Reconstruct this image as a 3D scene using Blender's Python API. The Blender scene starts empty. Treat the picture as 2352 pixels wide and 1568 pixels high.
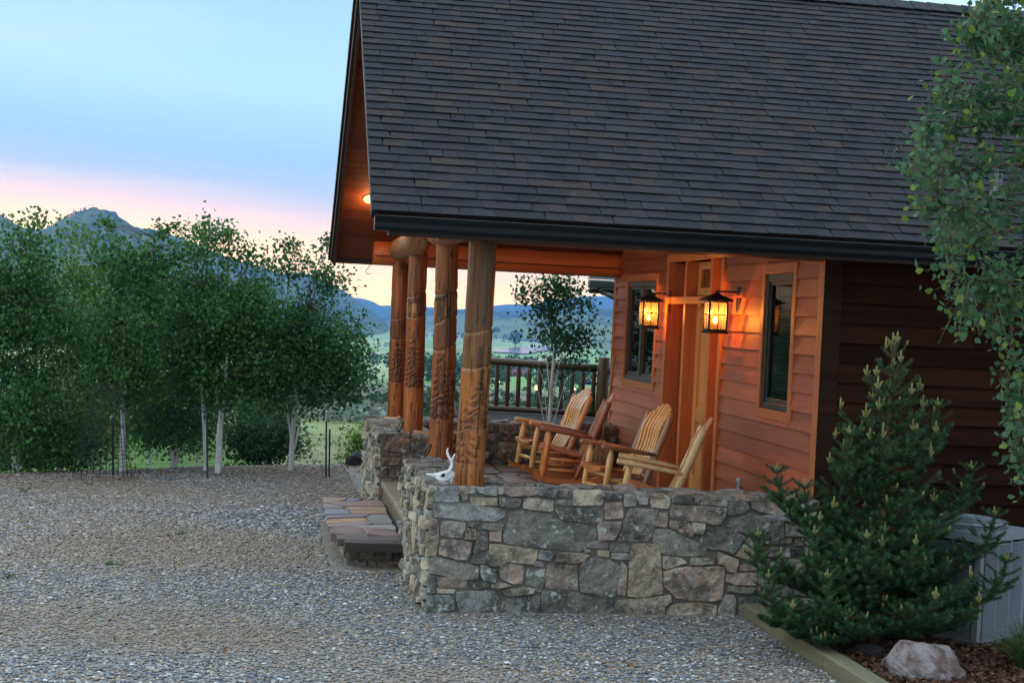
import bpy, math, random
import numpy as np
from mathutils import Vector, Matrix, noise as NZ

random.seed(7); RNG = np.random.default_rng(11)
SC = bpy.context.scene; COL = SC.collection
PI = math.pi; rad = math.radians

# ------------------------------------------------------------------ camera
# World: X along the eave (right), Y away from the camera, Z up; ground at the porch wall = 0.
FPX, CXP, CYP, EYE = 3400.0, 1176.0, 784.0, 2.35      # survey of the photograph on a 2352 px wide print
_n = lambda v: np.array(v, float) / np.linalg.norm(v)
_Y = _n([619 - CXP, CYP - 694, FPX]); _h = _n([1, -0.048, 0])
_Z = _n(np.cross(_Y, _h)); _Z = _Z if _Z[1] > 0 else -_Z
_X = np.cross(_Y, _Z); _X = _X if _X[0] > 0 else -_X
ROT = np.stack([_X, _Y, _Z])
cam_d = bpy.data.cameras.new("camera"); cam = bpy.data.objects.new("camera", cam_d); COL.objects.link(cam)
cam_d.sensor_width = 36.0; cam_d.lens = FPX / 2352 * 36; cam_d.clip_start = 0.05; cam_d.clip_end = 60000
r_, u_, f_ = ROT[:, 0], ROT[:, 1], ROT[:, 2]
cam.matrix_world = Matrix(((r_[0], u_[0], -f_[0], 0), (r_[1], u_[1], -f_[1], 0), (r_[2], u_[2], -f_[2], EYE), (0, 0, 0, 1)))
SC.camera = cam

def ray(x, y): return ROT @ np.array([x - CXP, CYP - y, FPX])
def at_y(x, y, Y): d = ray(x, y); p = d * (Y / d[1]); return Vector((p[0], p[1], p[2] + EYE))
def at_x(x, y, X): d = ray(x, y); p = d * (X / d[0]); return Vector((p[0], p[1], p[2] + EYE))
def at_z(x, y, Z): d = ray(x, y); p = d * ((Z - EYE) / d[2]); return Vector((p[0], p[1], Z))
def at_r(x, y, R): d = ray(x, y); p = d * (R / math.hypot(d[0], d[1])); return Vector((p[0], p[1], p[2] + EYE))

# ------------------------------------------------------------------ mesh helpers
class MB:
    """collects shapes; build() links them as ONE mesh object"""
    def __init__(s): s.v = []; s.f = []; s.c = []; s.s = []; s.col = (1, 1, 1); s.smooth = False
    def add(s, vs, fs, col=None, smooth=None):
        o = len(s.v); s.v.extend([tuple(p) for p in vs]); c = col or s.col; sm = s.smooth if smooth is None else smooth
        for f in fs: s.f.append(tuple(i + o for i in f)); s.c.append(c); s.s.append(sm)
        return s
    def box(s, a, b, col=None):
        (x0, y0, z0), (x1, y1, z1) = a, b
        return s.add([(x0, y0, z0), (x1, y0, z0), (x1, y1, z0), (x0, y1, z0), (x0, y0, z1), (x1, y0, z1), (x1, y1, z1), (x0, y1, z1)],
                     [(0, 3, 2, 1), (4, 5, 6, 7), (0, 1, 5, 4), (1, 2, 6, 5), (2, 3, 7, 6), (3, 0, 4, 7)], col, False)
    def cbox(s, a, b, ch=0.004, col=None):
        """box with chamfered edges"""
        lo, hi = [min(p, q) for p, q in zip(a, b)], [max(p, q) for p, q in zip(a, b)]
        c = min(ch, *[(h - l) * .45 for l, h in zip(lo, hi)]); vs = []; idx = {}
        for sx in (0, 1):
            for sy in (0, 1):
                for sz in (0, 1):
                    sg = (sx, sy, sz)
                    for ax in range(3):
                        p = []
                        for k in range(3):
                            e = hi[k] if sg[k] else lo[k]
                            if k != ax: e += -c if sg[k] else c
                            p.append(e)
                        idx[(sg, ax)] = len(vs); vs.append(p)
        fs = []
        for ax in range(3):
            k1, k2 = (ax + 1) % 3, (ax + 2) % 3
            for sv in (0, 1):
                q = []
                for (i, j) in ((0, 0), (1, 0), (1, 1), (0, 1)):
                    sg = [0, 0, 0]; sg[ax] = sv; sg[k1] = i; sg[k2] = j; q.append(idx[(tuple(sg), ax)])
                fs.append(tuple(q if sv else q[::-1]))
            for i in (0, 1):
                for j in (0, 1):
                    g0 = [0, 0, 0]; g1 = [0, 0, 0]; g1[ax] = 1; g0[k1] = g1[k1] = i; g0[k2] = g1[k2] = j
                    q = [idx[(tuple(g0), k1)], idx[(tuple(g1), k1)], idx[(tuple(g1), k2)], idx[(tuple(g0), k2)]]
                    fs.append(tuple(q if i == j else q[::-1]))
        for sx in (0, 1):
            for sy in (0, 1):
                for sz in (0, 1):
                    q = [idx[((sx, sy, sz), k)] for k in range(3)]; fs.append(tuple(q if (sx + sy + sz) % 2 else q[::-1]))
        return s.add(vs, fs, col, False)
    def obox(s, c, ax, ay, az, col=None):
        """box from centre and three half-axis vectors"""
        c, ax, ay, az = map(Vector, (c, ax, ay, az))
        vs = [c + ax * i + ay * j + az * k for k in (-1, 1) for (i, j) in ((-1, -1), (1, -1), (1, 1), (-1, 1))]
        return s.add(vs, [(0, 3, 2, 1), (4, 5, 6, 7), (0, 1, 5, 4), (1, 2, 6, 5), (2, 3, 7, 6), (3, 0, 4, 7)], col, False)
    def tube(s, pts, rr, n=8, col=None, caps=True, wob=0, smooth=True, flat=1.0):
        pts = [Vector(p) for p in pts]; m = len(pts)
        if not hasattr(rr, '__len__'): rr = [rr] * m
        vs = []; ref = None
        for i, p in enumerate(pts):
            t = (pts[min(i + 1, m - 1)] - pts[max(i - 1, 0)]).normalized()
            if ref is None: ref = Vector((0, 0, 1)) if abs(t.z) < .9 else Vector((1, 0, 0))
            a = t.cross(ref); a = a.normalized() if a.length > 1e-6 else t.orthogonal().normalized(); b = a.cross(t)
            ref = b
            for k in range(n):
                an = 2 * PI * k / n; r = rr[i]
                if wob: r *= 1 + wob * NZ.noise(Vector((p.x * 3 + math.cos(an) * 1.3, p.y * 3 + math.sin(an) * 1.3, p.z * 3)))
                vs.append(p + a * (math.cos(an) * r) + b * (math.sin(an) * r * flat))
        fs = [(i * n + k, i * n + (k + 1) % n, (i + 1) * n + (k + 1) % n, (i + 1) * n + k) for i in range(m - 1) for k in range(n)]
        s.add(vs, fs, col, smooth)
        if caps:
            o = len(s.v) - len(vs)
            s.f.append(tuple(o + k for k in reversed(range(n)))); s.c.append(col or s.col); s.s.append(False)
            s.f.append(tuple(o + (m - 1) * n + k for k in range(n))); s.c.append(col or s.col); s.s.append(False)
        return s
    def ball(s, c, r, n=10, m=6, col=None):
        c = Vector(c); rx, ry, rz = r if hasattr(r, '__len__') else (r, r, r); vs = [c + Vector((0, 0, rz))]
        for i in range(1, m):
            for k in range(n):
                a, b = PI * i / m, 2 * PI * k / n; vs.append(c + Vector((rx * math.sin(a) * math.cos(b), ry * math.sin(a) * math.sin(b), rz * math.cos(a))))
        vs.append(c - Vector((0, 0, rz))); L = len(vs) - 1
        fs = [(0, 1 + k, 1 + (k + 1) % n) for k in range(n)]
        fs += [(1 + i * n + k, 1 + (i + 1) * n + k, 1 + (i + 1) * n + (k + 1) % n, 1 + i * n + (k + 1) % n) for i in range(m - 2) for k in range(n)]
        fs += [(L, 1 + (m - 2) * n + (k + 1) % n, 1 + (m - 2) * n + k) for k in range(n)]
        return s.add(vs, fs, col, True)
    def build(s, name, mat, parent=None, local=False):
        me = bpy.data.meshes.new(name); me.from_pydata(s.v, [], s.f)
        at = me.attributes.new("Col", 'FLOAT_COLOR', 'CORNER')
        ln = np.array([len(f) for f in s.f]); c = np.ones((len(s.f), 4)); c[:, :3] = np.array([x[:3] for x in s.c])
        at.data.foreach_set("color", np.repeat(c, ln, axis=0).astype(np.float32).ravel())
        me.polygons.foreach_set("use_smooth", np.array(s.s, bool)); me.update()
        return link(name, me, mat, parent, local)

def link(name, me, mat, parent=None, local=False):
    o = bpy.data.objects.new(name, me); COL.objects.link(o)
    if mat: me.materials.append(mat)
    if parent is not None:
        o.parent = parent
        if not local:
            q = parent; loc = Vector((0, 0, 0))
            while q is not None:
                if q.type == 'EMPTY': loc += q.location
                q = q.parent
            o.matrix_parent_inverse = Matrix.Translation(-loc) if parent.type == 'EMPTY' else Matrix.Identity(4)
    return o

def build_np(name, V, F, C, mat, parent=None, point=False, smooth=False):
    """V (n,3), F (m,k) all faces alike, C colours per face or per vertex (point)"""
    V = np.asarray(V, np.float32); F = np.asarray(F, np.int32); m, k = F.shape
    me = bpy.data.meshes.new(name); me.vertices.add(len(V)); me.vertices.foreach_set("co", V.ravel())
    me.loops.add(m * k); me.loops.foreach_set("vertex_index", F.ravel())
    me.polygons.add(m); me.polygons.foreach_set("loop_start", np.arange(0, m * k, k, dtype=np.int32))
    me.polygons.foreach_set("use_smooth", np.full(m, smooth)); me.update(calc_edges=True); me.validate()
    C = np.asarray(C, np.float32); C4 = np.ones((len(C), 4), np.float32); C4[:, :3] = C
    at = me.attributes.new("Col", 'FLOAT_COLOR', 'POINT' if point else 'CORNER')
    at.data.foreach_set("color", (C4 if point else np.repeat(C4, k, axis=0)).ravel())
    return link(name, me, mat, parent)

def tag(o, label=None, cat=None, group=None, kind=None):
    for k, v in (("label", label), ("category", cat), ("group", group), ("kind", kind)):
        if v: o[k] = v
    return o
def empty(name, loc, label=None, cat=None, group=None):
    o = bpy.data.objects.new(name, None); COL.objects.link(o); o.location = loc; o.empty_display_size = .1
    return tag(o, label, cat, group)
def copy_tree(o, parent=None):
    c = o.copy(); COL.objects.link(c); c.parent = parent
    for ch in list(o.children): copy_tree(ch, c)
    return c
def jit(c, a=.12):
    k = 1 + random.uniform(-a, a); return tuple(max(0, x * k * (1 + random.uniform(-a, a) * .25)) for x in c)
def nz(*a): return NZ.noise(Vector(a))
def fb(x, y, z=0, o=4): return NZ.fractal(Vector((x, y, z)), 1.0, 2.0, o)

# ------------------------------------------------------------------ materials
def mat(name, base=None, rough=.65, var=.25, scale=5, stretch=(1, 1, 1), bump=.25, bscale=40, bdist=.01, spec=.35,
        second=None, sscale=2.0, slo=.5, shi=.65, bstretch=None, coat=0, metal=0):
    m = bpy.data.materials.new(name); m.use_nodes = True; nt = m.node_tree; N = nt.nodes; L = nt.links
    b = N["Principled BSDF"]; b.inputs["Roughness"].default_value = rough; b.inputs["Specular IOR Level"].default_value = spec
    b.inputs["Metallic"].default_value = metal; b.inputs["Coat Weight"].default_value = coat
    tc = N.new("ShaderNodeTexCoord"); mp = N.new("ShaderNodeMapping"); mp.inputs["Scale"].default_value = stretch
    L.new(tc.outputs["Object"], mp.inputs["Vector"])
    if base is None:
        a = N.new("ShaderNodeAttribute"); a.attribute_name = "Col"; src = a.outputs["Color"]
    else:
        a = N.new("ShaderNodeRGB"); a.outputs[0].default_value = (*base, 1); src = a.outputs[0]
    if second is not None:
        n2 = N.new("ShaderNodeTexNoise"); n2.inputs["Scale"].default_value = sscale; n2.inputs["Detail"].default_value = 6; n2.inputs["Roughness"].default_value = .6
        L.new(mp.outputs[0], n2.inputs["Vector"])
        r2 = N.new("ShaderNodeMapRange"); r2.inputs[1].default_value = slo; r2.inputs[2].default_value = shi; L.new(n2.outputs["Fac"], r2.inputs[0])
        mx = N.new("ShaderNodeMix"); mx.data_type = 'RGBA'; L.new(r2.outputs[0], mx.inputs["Factor"]); L.new(src, mx.inputs["A"]); mx.inputs["B"].default_value = (*second, 1)
        src = mx.outputs["Result"]
    n1 = N.new("ShaderNodeTexNoise"); n1.inputs["Scale"].default_value = scale; n1.inputs["Detail"].default_value = 8; n1.inputs["Roughness"].default_value = .62
    L.new(mp.outputs[0], n1.inputs["Vector"])
    r1 = N.new("ShaderNodeMapRange"); r1.inputs[1].default_value = .25; r1.inputs[2].default_value = .75
    r1.inputs[3].default_value = 1 - var; r1.inputs[4].default_value = 1 + var; L.new(n1.outputs["Fac"], r1.inputs[0])
    vm = N.new("ShaderNodeVectorMath"); vm.operation = 'SCALE'; L.new(src, vm.inputs[0]); L.new(r1.outputs[0], vm.inputs["Scale"])
    L.new(vm.outputs[0], b.inputs["Base Color"])
    if bump:
        nb = N.new("ShaderNodeTexNoise"); nb.inputs["Scale"].default_value = bscale; nb.inputs["Detail"].default_value = 6
        if bstretch:
            m2 = N.new("ShaderNodeMapping"); m2.inputs["Scale"].default_value = bstretch; L.new(tc.outputs["Object"], m2.inputs["Vector"]); L.new(m2.outputs[0], nb.inputs["Vector"])
        else: L.new(mp.outputs[0], nb.inputs["Vector"])
        bp = N.new("ShaderNodeBump"); bp.inputs["Strength"].default_value = bump; bp.inputs["Distance"].default_value = bdist
        L.new(nb.outputs["Fac"], bp.inputs["Height"]); L.new(bp.outputs[0], b.inputs["Normal"])
    return m

def leafmat(name, trans=.35, rough=.45):
    m = bpy.data.materials.new(name); m.use_nodes = True; nt = m.node_tree; N = nt.nodes; L = nt.links
    b = N["Principled BSDF"]; b.inputs["Roughness"].default_value = rough; b.inputs["Specular IOR Level"].default_value = .18
    a = N.new("ShaderNodeAttribute"); a.attribute_name = "Col"; L.new(a.outputs["Color"], b.inputs["Base Color"])
    t = N.new("ShaderNodeBsdfTranslucent"); L.new(a.outputs["Color"], t.inputs["Color"])
    mx = N.new("ShaderNodeMixShader"); mx.inputs[0].default_value = trans
    L.new(b.outputs[0], mx.inputs[1]); L.new(t.outputs[0], mx.inputs[2]); L.new(mx.outputs[0], N["Material Output"].inputs["Surface"])
    return m

def emit(name, col, s):
    m = bpy.data.materials.new(name); m.use_nodes = True; nt = m.node_tree; nt.nodes.clear()
    e = nt.nodes.new("ShaderNodeEmission"); e.inputs[0].default_value = (*col, 1); e.inputs[1].default_value = s
    o = nt.nodes.new("ShaderNodeOutputMaterial"); nt.links.new(e.outputs[0], o.inputs[0]); return m

def glassmat(name, tint=(1, 1, 1), ior=1.5, rough=.01, diffuse=0.0):
    """window pane: fresnel reflection over clear glass"""
    m = bpy.data.materials.new(name); m.use_nodes = True; nt = m.node_tree; nt.nodes.clear(); N = nt.nodes; L = nt.links
    fr = N.new("ShaderNodeFresnel"); fr.inputs[0].default_value = ior
    t = N.new("ShaderNodeBsdfTransparent"); t.inputs[0].default_value = (*tint, 1)
    g = N.new("ShaderNodeBsdfGlossy"); g.inputs["Roughness"].default_value = rough; g.inputs[0].default_value = (1, 1, 1, 1)
    base = t
    if diffuse:
        d = N.new("ShaderNodeBsdfTranslucent"); d.inputs[0].default_value = (*tint, 1)
        m0 = N.new("ShaderNodeMixShader"); m0.inputs[0].default_value = diffuse; L.new(t.outputs[0], m0.inputs[1]); L.new(d.outputs[0], m0.inputs[2]); base = m0
    mx = N.new("ShaderNodeMixShader"); L.new(fr.outputs[0], mx.inputs[0]); L.new(base.outputs[0], mx.inputs[1]); L.new(g.outputs[0], mx.inputs[2])
    o = N.new("ShaderNodeOutputMaterial"); L.new(mx.outputs[0], o.inputs[0]); return m

def stonemat():
    m = mat("stone", None, .88, .42, 9, bump=1.0, bscale=13, bdist=.04, spec=.25); nt = m.node_tree; N = nt.nodes; L = nt.links; b = N["Principled BSDF"]
    src = b.inputs["Base Color"].links[0].from_socket; tc = [n for n in N if n.type == 'TEX_COORD'][0]
    def layer(src, scale, lo, hi, col, amt, det=7):
        n = N.new("ShaderNodeTexNoise"); n.inputs["Scale"].default_value = scale; n.inputs["Detail"].default_value = det; n.inputs["Roughness"].default_value = .7; L.new(tc.outputs["Object"], n.inputs["Vector"])
        r = N.new("ShaderNodeMapRange"); r.inputs[1].default_value = lo; r.inputs[2].default_value = hi; r.inputs[4].default_value = amt; L.new(n.outputs["Fac"], r.inputs[0])
        x = N.new("ShaderNodeMix"); x.data_type = 'RGBA'; L.new(r.outputs[0], x.inputs["Factor"]); L.new(src, x.inputs["A"]); x.inputs["B"].default_value = (*col, 1); return x.outputs["Result"]
    src = layer(src, 3.2, .47, .60, (.055, .056, .048), .85)          # dark weathering
    src = layer(src, 4.2, .56, .70, (.25, .165, .11), .45)           # iron stain
    src = layer(src, 11, .585, .63, (.40, .43, .40), .85)              # pale lichen
    src = layer(src, 40, .57, .66, (.42, .43, .40), .55, 4); src = layer(src, 28, .57, .68, (.05, .05, .045), .6, 5)
    L.new(src, b.inputs["Base Color"]); return m
M = dict(
    stone=stonemat(),
    mortar=mat("mortar", (.125, .112, .098), .95, .25, 20, bump=.6, bscale=60, bdist=.01),
    flag=mat("flagstone", None, .6, .25, 5, bump=.35, bscale=18, bdist=.01),
    siding=mat("cedar siding", None, .5, .28, 3, (1, .35, 4), bump=.25, bscale=14, bstretch=(6, 1, 18), bdist=.004, spec=.3),
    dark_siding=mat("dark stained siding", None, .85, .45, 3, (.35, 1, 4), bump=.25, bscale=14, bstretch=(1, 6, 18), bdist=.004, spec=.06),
    trim=mat("stained trim", None, .5, .25, 4, (4, 4, .4), bump=.2, bscale=14, bstretch=(12, 12, 1), bdist=.003),
    log=mat("varnished log", None, .38, .22, 6, (3, 3, .6), bump=.35, bscale=10, bstretch=(7, 7, .9), bdist=.008, spec=.28),
    logx=mat("varnished log beam", None, .42, .22, 6, (.5, 3, 3), bump=.3, bscale=10, bstretch=(.8, 7, 7), bdist=.008, spec=.45),
    soffit=mat("soffit boards", None, .6, .3, 4, (.4, 3, 3), bump=.2, bscale=12, bstretch=(1, 9, 9), bdist=.003, spec=.2),
    shingle=mat("asphalt shingles", None, .9, .18, 9, bump=.5, bscale=260, bdist=.003, spec=.25),
    gutter=mat("painted gutter", (.007, .010, .013), .30, .1, 8, bump=0, spec=.16),
    black=mat("black metal", (.012, .011, .011), .45, .2, 20, bump=.1, bscale=60),
    steel=mat("rusty steel", (.10, .07, .055), .6, .35, 30, bump=.3, bscale=80, metal=.5),
    bronze=mat("window cladding", (.03, .036, .038), .4, .1, 8, bump=0, spec=.4),
    chair=mat("varnished pine", None, .32, .2, 8, (1, 1, 1), bump=.15, bscale=30, bdist=.004, spec=.5, coat=.25),
    deck=mat("deck boards", None, .9, .3, 4, (.5, 3, 3), bump=.2, bscale=20, spec=.08),
    bark=mat("aspen bark", None, .7, .22, 14, (1, 1, .35), bump=.4, bscale=30, bdist=.006, second=(.05, .045, .04), sscale=9, slo=.67, shi=.70),
    twig=mat("twig bark", (.11, .085, .065), .8, .3, 20, bump=.3, bscale=40),
    leaf=leafmat("aspen leaf", .35, .55), needle=leafmat("spruce needles", .12, .55), sage=leafmat("sagebrush leaf", .2, .7),
    bone=mat("bleached bone", (.70, .70, .72), .55, .10, 16, bump=.3, bscale=30, bdist=.004),
    wood_raw=mat("bare driftwood", None, .7, .3, 8, (1, 6, 6), bump=.3, bscale=25, bdist=.004),
    straw=mat("broom straw", None, .8, .3, 30, (6, 6, .6), bump=.5, bscale=60, bdist=.004),
    acpaint=mat("painted steel cabinet", None, .45, .08, 6, bump=0, spec=.4),
    rock=mat("quartz boulder", (.25, .215, .215), .85, .35, 12, bump=.9, bscale=16, bdist=.03, second=(.11, .07, .062), sscale=7, slo=.44, shi=.58),
    timber=mat("landscape timber", (.15, .135, .085), .8, .3, 5, (4, .4, 4), bump=.4, bscale=20, bstretch=(8, 1, 8), bdist=.004),
    tpost=mat("green fence post", (.022, .05, .042), .5, .2, 20, bump=0),
    wire=mat("fence wire", (.028, .034, .034), .6, .1, 20, bump=0, spec=.2),
    white=mat("white plastic", (.62, .64, .66), .4, .05, 5, bump=0),
    glass=glassmat("window glass", (.82, .86, .84)), dimglass=glassmat("reflection tinted glass", (.34, .44, .38), 1.12, .05),  # second pane: low gloss, green tint put in for dark reflected foliage
    lampglass=glassmat("seeded amber glass", (1.0, .68, .30), rough=.15, diffuse=.07),
    farwall=mat("weathered barn wood", None, .8, .2, 1, bump=0),
)
# ------------------------------------------------------------------ cabin
XD, YN, YF = 4.53, 11.65, 19.15            # door wall plane, near and far ends of it
FLOOR = .43
EY0, EY1, YR = 11.15, 19.40, 15.275         # eave lines and ridge
EZ, SL = 3.05, .693
def roof_z(y): return EZ + SL * ((y - EY0) if y < YR else (EY1 - y))
RX0, RX1 = .745, 10.2
CED = (.38, .096, .035); CEDT = (.43, .135, .045)
cabin = empty("log_cabin", (XD, 15.3, 0), "cedar sided cabin with a carved log porch and dark shingle roof", "cabin")

# door wall: lap siding split round the openings
WIN_L = (17.00, 18.42, 1.60, 2.83); WIN_R = (12.36, 13.10, 1.60, 2.83)   # y0,y1,z0,z1 of the whole unit (frame outside)
ALC = (14.42, 16.42, FLOOR, 3.02)                                      # entry alcove
def siding_run(mb, a0, a1, z0, z1, course, plane, axis, holes, cols, out=-1, lim=None):
    z = z0; k = 0
    while z < z1:
        zt = min(z + course, z1 + .02); segs = [(a0, a1)]
        if lim: lo, hi = lim(zt); segs = [(max(a0, lo), min(a1, hi))]
        for (h0, h1, hz0, hz1) in holes:
            if zt > hz0 + .02 and z < hz1 - .02:
                for zl, zh in ((z, hz0), (hz1, zt)):      # slivers of the course below and above the opening
                    if zh - zl > .015 and axis == 'y':
                        fo = lambda q: .034 - .029 * (q - z) / (zt - z)
                        mb.add([(plane + out * o, y, q) for y in (h0 - .01, h1 + .01) for o, q in ((fo(zl), zl), (fo(zh), zh), (-.004, zh), (-.004, zl))], [(0, 1, 5, 4), (1, 2, 6, 5), (3, 0, 4, 7), (0, 3, 2, 1), (4, 5, 6, 7)], jit(cols[0], .1))
                ns = []
                for s0, s1 in segs:
                    if h1 <= s0 or h0 >= s1: ns.append((s0, s1)); continue
                    if h0 > s0: ns.append((s0, h0))
                    if h1 < s1: ns.append((h1, s1))
                segs = ns
        for s0, s1 in segs:
            cuts = [s0]; p = s0 + random.uniform(.8, 3.2)
            while p < s1 - .5: cuts.append(p); p += random.uniform(1.6, 3.6)
            cuts.append(s1)
            for q0, q1 in zip(cuts, cuts[1:]):
                c = jit(random.choice(cols), .16); q1 -= .002; zz = z + .02 + (.012 if k else 0)
                dz = random.uniform(-.002, .002)
                o0, o1 = .034, .005
                pr = [(o0, z + dz), (o0 - .002, z + dz - .0), (o1, zt + .004), (0, zt + .004), (0, z + dz)]
                vs = []
                for q in (q0, q1):
                    for (o, zc) in ((o0, z + dz), (o1, zt + .006), (-.004, zt + .006), (-.004, z + dz)):
                        vs.append((plane + out * o, q, zc) if axis == 'y' else (q, plane + out * o, zc))
                fs = [(0, 1, 5, 4), (1, 2, 6, 5), (3, 0, 4, 7), (0, 3, 2, 1), (4, 5, 6, 7)]
                mb.add(vs, fs, c)
        z += course; k += 1
sd = MB()
siding_run(sd, YN + .10, YF - .08, FLOOR - .1, 5.4, .163, XD, 'y', [WIN_L, WIN_R, ALC], [CED, (.37, .095, .035), (.43, .118, .041), (.35, .097, .042), (.31, .08, .034)], -1, lambda z: (EY0 + (z + .16 - EZ) / SL, EY1 - (z + .16 - EZ) / SL))
# gable above the porch ceiling line
tag(sd.build("gable_wall", M["siding"], cabin), "warm red cedar lap siding")
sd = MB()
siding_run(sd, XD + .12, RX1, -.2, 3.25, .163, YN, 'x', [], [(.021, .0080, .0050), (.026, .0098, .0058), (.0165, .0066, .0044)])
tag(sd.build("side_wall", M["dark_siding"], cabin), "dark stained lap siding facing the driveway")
# wall core behind the siding (keeps the rooms dark)
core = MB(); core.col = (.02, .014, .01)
core.box((XD + .30, YN + .03, -.2), (RX1, YF, 3.3)); 
def core_strip(y0, y1, z0, z1): core.box((XD + .005, y0, z0), (XD + .30, y1, z1))
core_strip(YN + .03, WIN_R[0], -.2, 3.3); core_strip(WIN_R[1], ALC[0], -.2, 3.3); core_strip(ALC[1], WIN_L[0], -.2, 3.3); core_strip(WIN_L[1], YF, -.2, 3.3)
for w in (WIN_L, WIN_R): core_strip(w[0], w[1], -.2, w[2]); core_strip(w[0], w[1], w[3], 3.3)
core_strip(ALC[0], ALC[1], ALC[3], 3.3)
core.build("wall_core", M["dark_siding"], cabin)
# corner trim: light board on the porch side, dark board on the driveway side
tb = MB(); tb.cbox((XD - .034, YN - .03, FLOOR - .1), (XD + .004, YN + .10, 3.25), .004, CEDT); tb.build("corner_board", M["trim"], cabin); tb = MB(); tb.cbox((XD - .034, YF - .09, FLOOR - .1), (XD + .004, YF + .02, 3.25), .004, CEDT)
tb.build("corner_board", M["trim"], cabin)
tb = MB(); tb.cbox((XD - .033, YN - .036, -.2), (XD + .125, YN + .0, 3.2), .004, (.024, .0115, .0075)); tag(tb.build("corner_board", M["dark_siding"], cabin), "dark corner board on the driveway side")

def boards(name, lst, col=CEDT, parent=cabin, m="trim", ch=.004):
    b = MB()
    for a, c in lst: b.cbox(a, c, ch, jit(col, .08))
    return b.build(name, M[m], parent)
def window(w, mullion, label, blinds):
    gm = M["dimglass"] if blinds else M["glass"]
    y0, y1, z0, z1 = w
    wf = boards("window", [((XD - .018, y0, z0), (XD + .06, y0 + .055, z1)), ((XD - .018, y1 - .055, z0), (XD + .06, y1, z1)),
                           ((XD - .018, y0 + .055, z0), (XD + .06, y1 - .055, z0 + .06)), ((XD - .018, y0 + .055, z1 - .07), (XD + .06, y1 - .055, z1))], (.03, .036, .038), m="bronze")
    tag(wf, label)
    ys = [y0 + .055, y1 - .055]
    if mullion: ys = [y0 + .055, (y0 + y1) / 2 - .045, (y0 + y1) / 2 + .045, y1 - .055]; boards("mullion", [((XD - .018, ys[1], z0 + .06), (XD + .06, ys[2], z1 - .07))], (.03, .036, .038), wf, "bronze")
    sash = MB(); sash.col = (.026, .03, .032)
    for a, b in zip(ys[::2], ys[1::2]):
        sash.cbox((XD + .0, a, z0 + .06), (XD + .045, a + .03, z1 - .07), .003); sash.cbox((XD, b - .03, z0 + .06), (XD + .045, b, z1 - .07), .003)
        sash.cbox((XD, a + .03, z0 + .06), (XD + .045, b - .03, z0 + .10), .003); sash.cbox((XD, a + .03, z1 - .105), (XD + .045, b - .03, z1 - .07), .003)
        g = MB(); g.add([(XD + .02, a + .028, z0 + .095), (XD + .02, b - .028, z0 + .095), (XD + .02, b - .028, z1 - .1), (XD + .02, a + .028, z1 - .1)], [(3, 2, 1, 0)])
        g.build("pane", gm, wf)
    sash.build("sash", M["bronze"], wf)
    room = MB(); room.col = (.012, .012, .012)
    room.add([(XD + .28, y0, z0), (XD + .28, y1, z0), (XD + .28, y1, z1), (XD + .28, y0, z1)], [(0, 1, 2, 3)]); room.build("dark_backing", M["dark_siding"], wf)  # dark sheet put in for the unlit room behind the panes
    if blinds:
        bl = MB(); z = z0 + .12
        while z < z1 - .12:
            bl.obox((XD + .085, (y0 + y1) / 2, z), (.018, 0, .011), (0, (y1 - y0) / 2 - .09, 0), (-.0006, 0, .001), (.10, .11, .09)); z += .036
        bl.build("blind", M["white"], wf) if False else bl.build("blind", M["farwall"], wf)
    cs = [((XD - .036, y0 - .08, z0 - .09), (XD + .02, y0 - .001, z1 + .09)), ((XD - .036, y1 + .001, z0 - .09), (XD + .02, y1 + .08, z1 + .09)),
          ((XD - .036, y0 - .001, z1 + .001), (XD + .02, y1 + .001, z1 + .09)), ((XD - .036, y0 - .001, z0 - .09), (XD + .02, y1 + .001, z0 - .001))]
    boards("window_casing", cs, CEDT, wf)
window(WIN_L, True, "dark framed double window left of the door", False)
window(WIN_R, False, "tall narrow dark framed window with half closed blinds", True)

# entry: timber studs round a recessed panelled door
ST = (.50, .15, .045)
YS = [16.42, 15.75, 14.80, 14.42]
entry = boards("door_frame", [((XD - .05, YS[0] - .005, FLOOR), (XD + .13, YS[0] + .085, 3.10)),            # far jamb
     ((XD - .045, YS[1] - .075, FLOOR), (XD + .10, YS[1], 2.55)), ((XD - .045, YS[1] - .07, 2.63), (XD + .10, YS[1], 3.02)),
     ((XD - .045, YS[2] - .075, FLOOR), (XD + .10, YS[2], 2.55)), ((XD - .045, YS[2] - .07, 2.63), (XD + .10, YS[2], 3.02)),
     ((XD - .05, YS[3] - .085, FLOOR), (XD + .13, YS[3] + .0, 3.10)),
     ((XD - .055, YS[3] + .001, 2.55), (XD + .11, YS[0] - .006, 2.63)), ((XD - .048, YS[3] + .001, 3.02), (XD + .12, YS[0] - .006, 3.11))], ST)
back = MB(); back.box((XD + .13, YS[3] - .02, FLOOR), (XD + .16, YS[0] + .02, 3.1), (.32, .075, .022)); back.build("alcove_lining", M["trim"], cabin)
dy0, dy1 = YS[2] + .012, YS[1] - .085
door = MB(); DC = (.62, .27, .085)
door.cbox((XD + .085, dy0, FLOOR + .02), (XD + .128, dy0 + .12, 2.53), .003, DC); door.cbox((XD + .085, dy1 - .12, FLOOR + .02), (XD + .128, dy1, 2.53), .003, DC)
for z0, z1 in ((FLOOR + .02, .70), (1.28, 1.42), (2.40, 2.53)): door.cbox((XD + .086, dy0 + .12, z0), (XD + .127, dy1 - .12, z1), .003, DC)
d_o = door.build("door", M["trim"], cabin); tag(d_o, "light pine panelled entry door")
pn = MB()
for z0, z1 in ((.70, 1.28), (1.42, 2.40)):
    pn.box((XD + .11, dy0 + .12, z0), (XD + .124, dy1 - .12, z1), DC); pn.cbox((XD + .095, dy0 + .18, z0 + .06), (XD + .112, dy1 - .18, z1 - .06), .012, (.66, .29, .095))
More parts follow.
